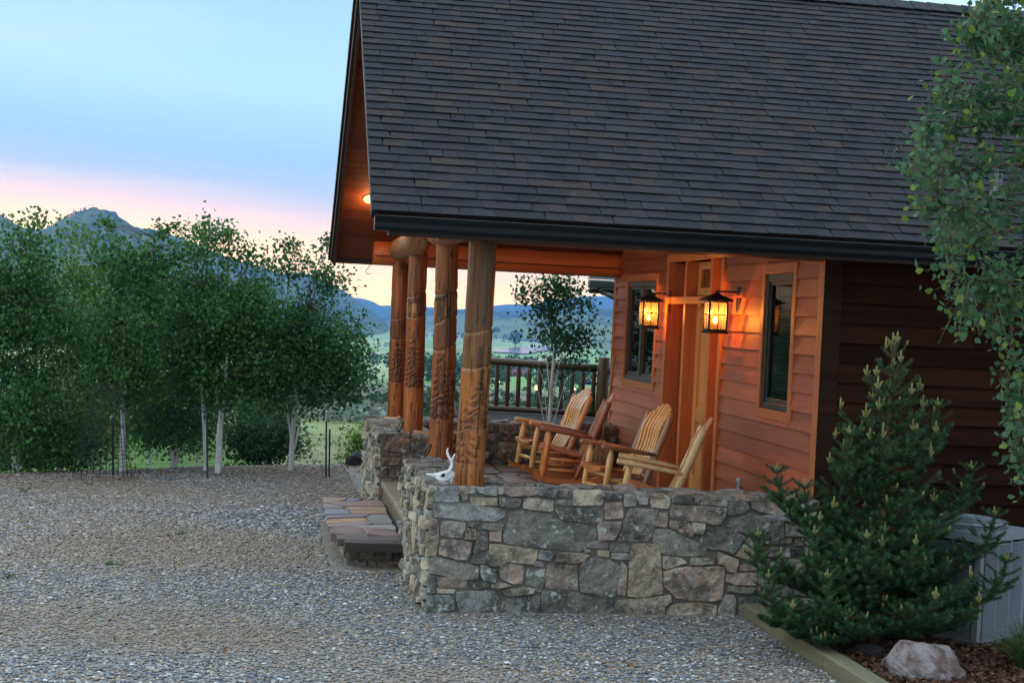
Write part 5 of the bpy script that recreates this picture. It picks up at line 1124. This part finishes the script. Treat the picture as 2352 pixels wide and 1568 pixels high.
# barn and lodge in the valley
def barn(name, x0, x1, yb, yt, label, wallc, roofc, rot=0, windows=0):
    a = on_terr(x0, yb, 0); D = math.hypot(a.x, a.y); b_ = at_r(x1, yb + (x1 - x0) * .05, D); L = (b_ - a).length; u = (b_ - a); u.z = 0; u = u.normalized(); v = Vector((-u.y, u.x, 0)); u, v = (u * math.cos(rot) + v * math.sin(rot)), (v * math.cos(rot) - u * math.sin(rot))
    H = abs(yt - yb) * D / FPX; Wd = L * .6; zb = a.z - 3; root = empty(name, a, label, "building")
    P = lambda i, j, z: a + u * (i * L) + v * (j * Wd) + Vector((0, 0, z)); eh = H * .55
    w = MB(); w.col = wallc; w.add([P(0, 0, -3), P(1, 0, -3), P(1, 1, -3), P(0, 1, -3), P(0, 0, eh), P(1, 0, eh), P(1, 1, eh), P(0, 1, eh), P(0, .5, H), P(1, .5, H)], [(0, 1, 5, 4), (1, 2, 6, 9, 5), (2, 3, 7, 6), (3, 0, 4, 8, 7)]); w.build("wall", M["farwall"], root)
    r = MB(); r.col = roofc; r.add([P(-.05, -.12, eh - H * .1), P(1.05, -.12, eh - H * .1), P(1.05, .5, H + .1), P(-.05, .5, H + .1), P(-.05, 1.12, eh - H * .1), P(1.05, 1.12, eh - H * .1)], [(0, 1, 2, 3), (3, 2, 5, 4)]); r.build("roof", M["farwall"], root)
    for k in range(windows):
        t = (k + .5) / windows; q = MB(); q.col = (.5, .5, .48); q.add([P(t - .02, -.004, eh * .35), P(t + .02, -.004, eh * .35), P(t + .02, -.004, eh * .75), P(t - .02, -.004, eh * .75)], [(0, 1, 2, 3)]); q.build("window", M["farwall"], root)
    return root
barn("barn", 845, 866, 823, 811, "small dark barn with a pale metal roof on the hillside pasture", (.05, .03, .03), (.42, .42, .42), -.5)
barn("lodge", 1158, 1208, 862, 846, "long low red building in the valley seen through the deck railing", (.16, .045, .045), (.12, .05, .06), 0, 4)
for x, y, r, lab in ((1233, 890, .55, "warm glowing yard lamp in the valley seen beside the aspen trunk"), (1146, 877, .28, "small warm light in the valley left of the aspen"), (1320, 893, .26, "small warm light in the valley right of the aspen trunk")):
    p = on_terr(x, y, 2.0); yl = empty("yard_lamp", p - Vector((0, 0, 2)), lab, "lamp", "yard lamps in the valley"); b = MB(); b.ball(p, r); b.build("globe", emit("yard light", (1, .50, .18), 3.5), yl); b = MB(); b.tube([p - Vector((0, 0, 3.5)), p], .12, 6); b.build("pole", M["black"], yl)

# ------------------------------------------------------------------ deck and log railing behind the porch
DZ = .76; DYc = 23.5
dk_root = empty("deck", (5, 22, DZ), "dark timber deck beyond the rear stone wall", "deck"); b = MB()
x = 2.9
while x < 9:
    b.cbox((x, 20.2, DZ - .04), (x + .135, DYc + .35, DZ), .004, jit((.035, .030, .030), .15)); x += .14
b.build("deck_board", M["deck"], dk_root); b = MB(); b.cbox((2.9, 20.16, DZ - .26), (9, 20.199, DZ - .0), .004, (.05, .04, .035)); b.cbox((2.9, DYc + .351, DZ - .26), (9, DYc + .39, DZ - .0), .004, (.05, .04, .035)); b.build("rim_joist", M["deck"], dk_root)
for x in (2.95, 6, 8.9):
    b = MB(); b.tube([(x, 20.3, -2), (x, 20.3, DZ - .05)], .06, 8, (.05, .04, .035)); b.build("leg", M["deck"], dk_root)
rl = empty("log_railing", at_y(1250, 950, DYc), "dark log railing with round balusters at the back of the deck", "railing"); LC = (.062, .036, .018)
def rp_(x, y): return at_y(x, y, DYc - (x - 1125) * .0022)
for nm, pts, r in (("top_rail", [(1062, 823.5), (1125, 828), (1250, 837), (1372, 845.5)], .062), ("bottom_rail", [(1062, 932.5), (1125, 936), (1250, 943), (1372, 950)], .05)):
    b = MB(); b.tube([rp_(*p) for p in pts], r, 12, LC, wob=.12); b.build(nm, M["logx"], rl)
x = 1065.5
while x < 1366:
    yt = 819 + (x - 1000) * .0713; yb = 929 + (x - 1000) * .0565; a, c = rp_(x + 4, yt + 6), rp_(x, yb - 3); b = MB(); b.tube([c, c.lerp(a, .06), c.lerp(a, .5), c.lerp(a, .94), a], [.022, .036, .038, .036, .024], 9, jit(LC, .15), wob=.12); b.build("baluster", M["log"], rl); x += 24.6
for x in (1385,):
    a, c = rp_(x + 3, 820 - (1385 - x) * .06), rp_(x - 6, 966 - (1385 - x) * .06); c.z = DZ - .3; b = MB(); b.tube([c, c.lerp(a, .5), c.lerp(a, .985), a], [.10, .098, .095, .085], 14, (.085, .048, .022), wob=.06); b.build("post", M["log"], rl)
b = MB(); b.tube([rp_(1385, 851), rp_(1440, 856)], .055, 10, LC); b.tube([rp_(1385, 951), rp_(1440, 954)], .05, 10, LC); b.build("short_rail", M["logx"], rl)

# ------------------------------------------------------------------ planting bed: timber, mulch, rock, spruce, cooler, grass
bx = [(3.97, 6), (9.5, 6), (9.5, 11.6), (3.97, 11.44)]; n = 60; V = []; 
for j in range(n):
    for i in range(n):
        x = 3.99 + 5.5 * (i / (n - 1)) ** 1.5; y = 5 + 6.6 * j / (n - 1); V.append((x, y, .045 + .03 * nz(x * 2, y * 2, 4) + .02 * nz(x * 9, y * 9, 5)))
F = [(j * n + i, j * n + i + 1, (j + 1) * n + i + 1, (j + 1) * n + i) for j in range(n - 1) for i in range(n - 1)]
mb_o = build_np("mulch_bed", V, F, np.ones((len(F), 3)), mat("bark mulch", (.06, .028, .018), .95, .5, 40, bump=1, bscale=50, bdist=.02), None, False, True); tag(mb_o, "dark bark mulch bed under the spruce", "ground", None, "structure")
nm = 9000; cx = RNG.uniform(3.99, 6.2, nm); cy = RNG.uniform(8.2, 11.4, nm); cs = np.stack([cx, cy, np.full(nm, .065) + RNG.uniform(0, .02, nm)], 1)
V, F, C = leaf_cloud(cs, .045, np.array([(.085, .04, .025)]) * RNG.uniform(.4, 1.9, (nm, 1)), 1.6); tag(build_np("mulch", V, F, C, mat("mulch chip", None, .95, .2, 30, bump=0)), "shredded bark chips over the planting bed", "mulch", None, "stuff")
tb = MB(); tb.cbox((3.87, 9.66, -.1), (4.015, 11.42, .115), .012); tb.cbox((3.865, 6.5, -.1), (4.01, 9.65, .122), .012); tag(tb.build("landscape_timber", M["timber"]), "weathered square timber edging between gravel and mulch", "timber edging")
boulder("boulder", Vector((4.44, 9.34, .10)), (.31, .23, .215), "rock", "pale quartz boulder in the mulch at the foot of the spruce", 11)
boulder("stone", Vector((4.30, 9.95, .06)), (.15, .12, .07), "darkrock", "small flat dark stone behind the pale boulder", 7)
# air conditioner
ac = empty("air_conditioner", (5.3, 10.6, .03), "pale grey outdoor air conditioning unit behind the spruce", "air conditioner"); ac.rotation_euler = (0, 0, 0)
c0 = Vector((5.25, 10.16, .03)); e1 = Vector((.845, .535, 0)).normalized(); e2 = Vector((-.535, .845, 0)).normalized(); S_ = .66; Hh = .87
def AP(a, b, z): return c0 + e1 * a + e2 * b + Vector((0, 0, z))
b = MB(); AC = (.19, .215, .24); b.col = AC
def acbox(mb, a0, a1, b0, b1, z0, z1, col=None): mb.obox(AP((a0 + a1) / 2, (b0 + b1) / 2, (z0 + z1) / 2), e1 * (a1 - a0) / 2, e2 * (b1 - b0) / 2, (0, 0, (z1 - z0) / 2), col)
for a in (0, S_ - .05):
    for q in (0, S_ - .05): acbox(b, a, a + .05, q, q + .05, .04, Hh - .04)
acbox(b, 0, S_, 0, S_, .0, .06); acbox(b, -.015, S_ + .015, -.015, S_ + .015, Hh - .07, Hh - .0); acbox(b, .06, S_ - .06, .06, S_ - .06, .06, Hh - .08, (.02, .022, .024)); b.build("cabinet", M["acpaint"], ac)
lv = MB(); z = .075
while z < Hh - .09:
    for (p0, p1, nn) in ((AP(.05, 0, z), AP(S_ - .05, 0, z), -e2), (AP(0, S_ - .05, z), AP(0, .05, z), -e1)):
        nw = 3
        for k in range(nw):
            q0, q1 = p0.lerp(p1, k / nw + .012), p0.lerp(p1, (k + 1) / nw - .012); lv.add([q0 - nn * .005, q1 - nn * .005, q1 + nn * .012 - Vector((0, 0, .011)), q0 + nn * .012 - Vector((0, 0, .011))], [(0, 1, 2, 3)], AC)
    z += .0185
for (p0, p1, nn) in ((AP(.05, 0, 0), AP(S_ - .05, 0, 0), -e2), (AP(0, S_ - .05, 0), AP(0, .05, 0), -e1)):
    for k in (1, 2): q = p0.lerp(p1, k / 3); lv.obox(q + Vector((0, 0, Hh / 2)), (p1 - p0).normalized() * .009, nn * .006, (0, 0, Hh / 2 - .07), AC)
lv.build("louvre", M["acpaint"], ac)
gr = MB(); cc = AP(S_ / 2, S_ / 2, Hh)
for R, zz, rr in ((.29, .035, .014), (.24, .055, .004), (.19, .062, .004), (.14, .066, .004), (.09, .068, .004)): gr.tube([cc + Vector((R * math.cos(a), R * math.sin(a), zz)) for a in [2 * PI * k / 40 for k in range(41)]], rr, 6, AC)
for k in range(48): a = 2 * PI * k / 48; d = Vector((math.cos(a), math.sin(a), 0)); gr.tube([cc + d * .06 + Vector((0, 0, .068)), cc + d * .2 + Vector((0, 0, .06)), cc + d * .29 + Vector((0, 0, .03)), cc + d * .295], .003, 4, AC)
gr.build("fan_grille", M["acpaint"], ac); hb = MB(); hb.ball(cc + Vector((0, 0, .066)), (.07, .07, .012), 16, 6, AC); hb.build("fan_hub", M["acpaint"], ac)
# ornamental grass
og = MB(); oc = Vector((5.30, 9.50, .05))
for k in range(420):
    a = random.uniform(0, 2 * PI); r0 = random.uniform(0, .07); L = random.uniform(.25, .52); ou = random.uniform(.15, .95); p = oc + Vector((math.cos(a) * r0, math.sin(a) * r0, 0)); d = Vector((math.cos(a), math.sin(a), 0)); sdv = Vector((-d.y, d.x, 0)); w = random.uniform(.0035, .006); vs = []
    for q in range(6):
        t = q / 5; c = p + d * (L * ou * t * (.6 + .5 * t)) + Vector((0, 0, L * (1.15 * t - (.25 + .6 * ou) * t * t))); ww = w * (1 - t) ** .6; vs += [c - sdv * ww, c + sdv * ww]
    og.add(vs, [(2 * q, 2 * q + 1, 2 * q + 3, 2 * q + 2) for q in range(5)], jit(random.choice([(.05, .11, .03), (.07, .14, .035), (.035, .08, .03), (.12, .14, .06)]), .2))
tag(og.build("ornamental_grass", M["leaf"]), "clump of arching green ornamental grass beside the air conditioner", "grass clump")

# ---- young spruce
spr = empty("spruce_tree", (4.53, 10.3, .05), "small blue green spruce with pale upright new shoots in front of the cabin corner", "tree")
sb = MB(); nv = []; nc = []; cand = MB()
def brush(pts, L=.029, step=.0040, col=(.038, .095, .042), dens=8):
    """needles all round a twig"""
    for p, q in zip(pts, pts[1:]):
        d = q - p; l = d.length
        if l < 1e-5: continue
        d = d / l; a = d.orthogonal().normalized(); b = d.cross(a); m = max(1, int(l / step))
        for k in range(m):
            c = p + d * (l * (k + random.random()) / m)
            for j in range(dens):
                an = random.uniform(0, 2 * PI); o = a * math.cos(an) + b * math.sin(an); t = (o + d * random.uniform(.55, 1.1)).normalized(); s = d.cross(o).normalized() * .0018; LL = L * random.uniform(.75, 1.15)
                nv.append((c - s, c + s, c + t * LL)); f = random.uniform(.6, 1.35) * (1.25 if o.z > .3 else .95); nc.append(tuple(v * f for v in col))
def candle(p, L, d=Vector((0, 0, 1))):
    d = d.normalized(); cand.tube([p, p + d * L * .35, p + d * L * .85, p + d * L], [.006, .0085, .0075, .003], 6, jit((.20, .20, .07), .2))
    pts = [p, p + d * L]; k0 = len(nv); brush(pts, .009, .006, (.19, .22, .07), 5)
def whorl(p, n, L, spread=.5):
    candle(p, L)
    for k in range(n): a = 2 * PI * k / n + random.uniform(-.3, .3); candle(p, L * random.uniform(.5, .75), Vector((math.cos(a) * spread, math.sin(a) * spread, 1)))
def branch(p, az, L, rise, depth=0, up=.35):
    d = Vector((math.cos(az), math.sin(az), 0)); n = 7; pts = [p + d * (L * t) + Vector((0, 0, L * (rise * t + up * t * t))) for t in [k / n for k in range(n + 1)]]
    sb.tube(pts, [.011 * (1 - .75 * k / n) * (1 if depth == 0 else .5) for k in range(n + 1)], 5, (.16, .085, .05), caps=False)
    brush(pts[1 if depth == 0 else 0:], dens=8)
    if depth < 2 and L > .12:
        m = int(L / (.056 if depth == 0 else .068))
        for k in range(m):
            t = .18 + .8 * (k + random.random() * .6) / m; i = min(int(t * n), n - 1); q = pts[i].lerp(pts[i + 1], t * n - i); s = 1 if k % 2 else -1
            LL = (L * (1 - t) * .55 + .055) * random.uniform(.75, 1.2)
            branch(q, az + s * random.uniform(.65, 1.05), LL, rise * .4 + random.uniform(-.15, .25), depth + 1, .25)
    if depth == 0 and random.random() < .62: whorl(pts[-1], random.randint(1, 4), random.uniform(.07, .115))
    elif random.random() < .045: candle(pts[-1], random.uniform(.03, .055), Vector((d.x * .3, d.y * .3, 1)))
B0 = Vector((4.53, 10.3, .02)); T0 = at_y(2050, 800, 10.3)
tpts = [B0.lerp(T0, k / 12) + Vector((.02 * nz(k, 1, 1), .02 * nz(k, 2, 1), 0)) for k in range(13)]
sb.tube(tpts, [.032 * (1 - .85 * k / 12) for k in range(13)], 8, (.17, .09, .055)); brush(tpts[7:], .02, dens=9)
H0 = T0.z - B0.z; z = .10; wi = 0
while z < H0 - .06:
    f = z / H0; L = .78 * (1 - f) ** 1.12 + .07; nb = 7 if f < .6 else 5
    for k in range(nb):
        az = 2 * PI * k / nb + wi * 2.4 + random.uniform(-.25, .25); LL = L * random.choice((.5, .72, .85, 1.0, 1.15, 1.25))
        if math.sin(az) > .5: LL *= .8     # shorter towards the house
        if math.cos(az) > .4 and f < .6: LL *= .8
        branch(B0.lerp(T0, f) , az, LL, .12 + .30 * f + random.uniform(-.08, .1), 0, .30 + .25 * f)
    z += .16 - .03 * f + random.uniform(-.02, .02); wi += 1
whorl(T0, 6, .12, .55)
# upright side leaders
for x, y, Y in ((2153, 935, 10.5), (2283, 1185, 10.15), (1740, 1235, 10.1), (1785, 1085, 10.55), (1950, 1000, 10.1), (2105, 1230, 9.9), (1848, 1120, 10.35), (2230, 1080, 10.5), (1765, 1330, 9.95), (1820, 1400, 9.8), (1900, 1330, 9.6), (1990, 1240, 9.7), (1870, 1230, 9.9), (2310, 1290, 9.9), (1772, 1432, 10.25), (1830, 1462, 9.95), (1885, 1478, 9.75), (1950, 1420, 9.6)):
    tip = at_y(x, y, Y); st_ = B0.lerp(T0, max(.06, min(.8, (tip.z - .45 - B0.z) / H0))); d = tip - st_; hd = Vector((d.x, d.y, 0)); n = 9
    pts = [st_ + hd * (1 - (1 - t) ** 2.0) + Vector((0, 0, d.z * t ** 2.0)) for t in [k / n for k in range(n + 1)]]
    sb.tube(pts, [.013 * (1 - .7 * k / n) for k in range(n + 1)], 5, (.16, .085, .05), caps=False); brush(pts[1:], dens=7)
    for k in range(3, n + 1):
        for q in range(4): az = q * PI / 2 + k * 1.3; branch(pts[k], az, .17 * (1.25 - k / n) + .05, .25, 1, .3)
    whorl(pts[-1], 4, .075, .5)
nvv = np.array([[tuple(a), tuple(b), tuple(c)] for a, b, c in nv]).reshape(-1, 3); print('NEEDLES', len(nv)); build_np("needles", nvv, np.arange(len(nvv)).reshape(-1, 3), np.array(nc), M["needle"], spr)
sb.build("trunk", M["wood_raw"], spr); tag(cand.build("new_shoots", M["needle"], spr), None, None, None, "stuff")

# ---- big aspen whose branches hang in from the right
asp = empty("aspen_tree", (5.35, 8.0, 0), "large aspen whose leafy branches hang over the roof from the right edge", "tree")
tk = MB(); TX = 5.35; tk.tube([(TX, 8.0, -.2), (TX + .02, 8.02, 1.2), (TX - .03, 8.0, 2.6), (TX + .02, 8.05, 4.2), (TX, 8.1, 6.0)], [.11, .10, .085, .06, .03], 14, (.42, .42, .40), wob=.08)
XL = [(-60, 2250), (0, 2225), (60, 2170), (150, 2130), (234, 2090), (290, 2045), (375, 2045), (420, 2060), (470, 2078), (560, 2110), (600, 2098), (640, 2112), (700, 2160), (785, 2172), (800, 2270), (850, 2285), (960, 2278), (1040, 2285), (1110, 2305), (1150, 2330)]
tw = MB(); lc = []; lcol = []; hubs = []
for y0, y1, x1 in ((60, -40, 2300), (180, 90, 2230), (260, 230, 2180), (340, 300, 2130), (430, 400, 2150), (500, 480, 2160), (560, 560, 2190), (620, 640, 2230), (680, 730, 2230), (760, 830, 2330), (820, 960, 2320), (900, 1060, 2340)):
    Yd = 8.0 + random.uniform(-.45, .6); s = Vector((TX - .02, 8.0, at_y(2700, y0, 8.0).z)); e = at_y(x1, y1, Yd); hubs += limb(tw, s, e, .024, .006, .12, 7, 10, (.20, .16, .12))[2:]
k = 0
while k < 820:
    y = random.uniform(-60, 1140); xl = interp(XL, y); x = xl + (2440 - xl) * random.random()
    if k >= 540: x = random.uniform(2430, 2950)   # the rest of the crown, beyond the frame
    if y > 790 and random.random() < .45: continue
    dens = min(1, .35 + (x - xl) / 130)
    if random.random() > dens: continue
    if 640 < y < 800 and x > 2330 and random.random() < .4: continue
    k += 1; Yd = random.uniform(7.45, 8.75); tip = at_y(x, y, Yd); h = min(hubs, key=lambda p: (p - tip).length + (0 if p.x > tip.x - .05 else .6)); L = (h - tip).length
    st_ = h if L < .42 else tip + (h - tip).normalized() * .42; sag = Vector((0, 0, random.uniform(-.02, .05)))
    n = 7; pts = [st_.lerp(tip, q / n) + sag * math.sin(PI * q / n) for q in range(n + 1)]
    tw.tube(pts, [.0035 * (1 - .6 * q / n) for q in range(n + 1)], 4, (.17, .13, .09), caps=False)
    nl = random.randint(8, 14)
    for q in range(nl):
        t = .15 + .85 * q / (nl - 1); i = min(int(t * n), n - 1); c = pts[i].lerp(pts[i + 1], t * n - i); pet = Vector((random.gauss(0, .032), random.gauss(0, .032), random.gauss(-.014, .024))); tipf = q >= nl - 2
        tw.tube([c, c + pet], .0011, 3, (.10, .12, .05), caps=False) if q % 2 == 0 else None
        lc.append(c + pet * 1.25); b_ = (.15, .22, .045) if (tipf and random.random() < .45) else random.choice([(.050, .128, .062), (.060, .145, .070), (.042, .105, .056), (.070, .155, .065), (.075, .15, .095)]); lcol.append(jit(b_, .2))
lc = np.array([tuple(p) for p in lc]); V, F, C = leaf_cloud(lc, .045, np.array(lcol), .5, 'leaf'); build_np("crown", V, F, C, M["leaf"], asp); tk.build("trunk", M["bark"], asp); tw.build("branch", M["twig"], asp)
# ------------------------------------------------------------------ sky, sun, haze, render
W = bpy.data.worlds.new("World"); SC.world = W; W.use_nodes = True; nt = W.node_tree; N = nt.nodes; L = nt.links; bg = N["Background"]
SUN_EL, SUN_AZ = 1.5, rad(-38)       # low sun beyond the mountain on the left
tc = N.new("ShaderNodeTexCoord"); sep = N.new("ShaderNodeSeparateXYZ"); L.new(tc.outputs["Generated"], sep.inputs[0])
sky = N.new("ShaderNodeTexSky"); sky.sky_type = 'NISHITA'; sky.sun_disc = False; sky.sun_elevation = rad(SUN_EL); sky.sun_rotation = SUN_AZ; sky.dust_density = 2.0
# evening colour by height above the horizon, brightened overhead, broken up by thin cloud
def noise(scale, vec, st, det=5):
    mp = N.new("ShaderNodeMapping"); mp.inputs["Scale"].default_value = st; L.new(vec, mp.inputs[0]); n = N.new("ShaderNodeTexNoise"); n.inputs["Scale"].default_value = scale; n.inputs["Detail"].default_value = det; n.inputs["Roughness"].default_value = .55; L.new(mp.outputs[0], n.inputs["Vector"]); return n.outputs["Fac"]
def math_(op, a, b):
    m = N.new("ShaderNodeMath"); m.operation = op
    for i, v in enumerate((a, b)):
        if isinstance(v, (int, float)): m.inputs[i].default_value = v
        else: L.new(v, m.inputs[i])
    return m.outputs[0]
wob = math_('MULTIPLY', math_('SUBTRACT', noise(2.2, tc.outputs["Generated"], (1, 1, 7)), .5), .040)
tilt = math_('MULTIPLY', sep.outputs["X"], .05)
elev = math_('ADD', math_('ADD', sep.outputs["Z"], wob), tilt)
mr = N.new("ShaderNodeMapRange"); mr.inputs[1].default_value = 0; mr.inputs[2].default_value = .5; L.new(elev, mr.inputs[0])
cr = N.new("ShaderNodeValToRGB"); L.new(mr.outputs[0], cr.inputs[0]); E_ = cr.color_ramp.elements
stops = [(0, (3.5, 2.0, .42)), (.04, (2.9, 1.8, .44)), (.065, (2.3, 1.5, .52)), (.088, (1.75, 1.18, .66)), (.108, (1.38, .98, .78)), (.130, (1.0, .84, .86)), (.158, (.60, .73, .92)), (.20, (.43, .69, .92)), (.288, (.53, .83, .96)), (.40, (.44, .73, .92)), (.60, (1.4, 1.85, 2.1)), (1, (1.9, 2.35, 2.62))]  # upper stops, out of view, made brighter than dusk to light the scene
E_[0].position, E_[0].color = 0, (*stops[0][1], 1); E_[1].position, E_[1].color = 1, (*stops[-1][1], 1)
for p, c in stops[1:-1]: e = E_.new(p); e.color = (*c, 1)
# soft pale cloud veil higher up
cl = N.new("ShaderNodeMapRange"); cl.inputs[1].default_value = .48; cl.inputs[2].default_value = .72; cl.inputs[4].default_value = .55; L.new(noise(3.0, tc.outputs["Generated"], (1, 1, 5.5), 7), cl.inputs[0])
cm = N.new("ShaderNodeMix"); cm.data_type = 'RGBA'; L.new(cl.outputs[0], cm.inputs["Factor"]); L.new(cr.outputs[0], cm.inputs["A"]); cm.inputs["B"].default_value = (.60, .84, .98, 1)
zf = N.new("ShaderNodeMapRange"); zf.inputs[1].default_value = .09; zf.inputs[2].default_value = .15; L.new(sep.outputs["Z"], zf.inputs[0])
cm2 = N.new("ShaderNodeMix"); cm2.data_type = 'RGBA'; L.new(zf.outputs[0], cm2.inputs["Factor"]); L.new(cr.outputs[0], cm2.inputs["A"]); L.new(cm.outputs["Result"], cm2.inputs["B"])
# sky away from the sunset, behind the viewer, brightened to light the scene
dot = N.new("ShaderNodeVectorMath"); dot.operation = 'DOT_PRODUCT'; L.new(tc.outputs["Generated"], dot.inputs[0]); dot.inputs[1].default_value = (math.sin(SUN_AZ), math.cos(SUN_AZ), .0)
df = N.new("ShaderNodeMapRange"); df.inputs[1].default_value = -.55; df.inputs[2].default_value = .60; L.new(dot.outputs["Value"], df.inputs[0])
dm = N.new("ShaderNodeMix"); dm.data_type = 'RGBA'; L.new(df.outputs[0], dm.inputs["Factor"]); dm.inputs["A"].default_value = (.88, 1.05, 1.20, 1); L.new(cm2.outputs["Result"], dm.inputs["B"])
ns_ = N.new("ShaderNodeVectorMath"); ns_.operation = 'SCALE'; L.new(sky.outputs[0], ns_.inputs[0]); ns_.inputs["Scale"].default_value = .004
ad = N.new("ShaderNodeVectorMath"); ad.operation = 'ADD'; L.new(dm.outputs["Result"], ad.inputs[0]); L.new(ns_.outputs[0], ad.inputs[1])
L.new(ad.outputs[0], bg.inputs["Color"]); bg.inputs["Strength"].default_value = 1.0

sd_ = bpy.data.lights.new("sun", 'SUN'); sd_.energy = .12; sd_.angle = rad(12); sd_.color = (1, .72, .5); so = bpy.data.objects.new("sun", sd_); COL.objects.link(so)
dirv = Vector((math.sin(SUN_AZ) * math.cos(rad(8)), math.cos(SUN_AZ) * math.cos(rad(8)), math.sin(rad(8)))); so.rotation_euler = (-dirv).to_track_quat('-Z', 'Y').to_euler()

hz = MB(); hz.box((-9500, -40, -75), (9500, 9900, 262)); hm = bpy.data.materials.new("evening haze"); hm.use_nodes = True; hn = hm.node_tree; hn.nodes.clear()
pv = hn.nodes.new("ShaderNodeVolumePrincipled"); pv.inputs["Density"].default_value = 9.5e-5; pv.inputs["Color"].default_value = (.08, .40, 1.0, 1); pv.inputs["Anisotropy"].default_value = .2
oo = hn.nodes.new("ShaderNodeOutputMaterial"); hn.links.new(pv.outputs[0], oo.inputs["Volume"])
if True: tag(hz.build("haze", hm), "thin blue evening haze filling the valley", "haze", None, "stuff")

c_ = SC.cycles; SC.render.engine = 'CYCLES'; c_.use_denoising = True; c_.denoiser = 'OPENIMAGEDENOISE'; c_.max_bounces = 6; c_.diffuse_bounces = 3; c_.glossy_bounces = 3; c_.transmission_bounces = 4; c_.volume_bounces = 0; c_.transparent_max_bounces = 12
c_.use_adaptive_sampling = True; c_.adaptive_threshold = .015; c_.sample_clamp_indirect = 6; c_.caustics_reflective = False; c_.caustics_refractive = False
SC.view_settings.view_transform = 'Standard'; SC.view_settings.look = 'None'; SC.view_settings.exposure = .16; SC.view_settings.gamma = 1; SC.view_settings.use_curve_mapping = False
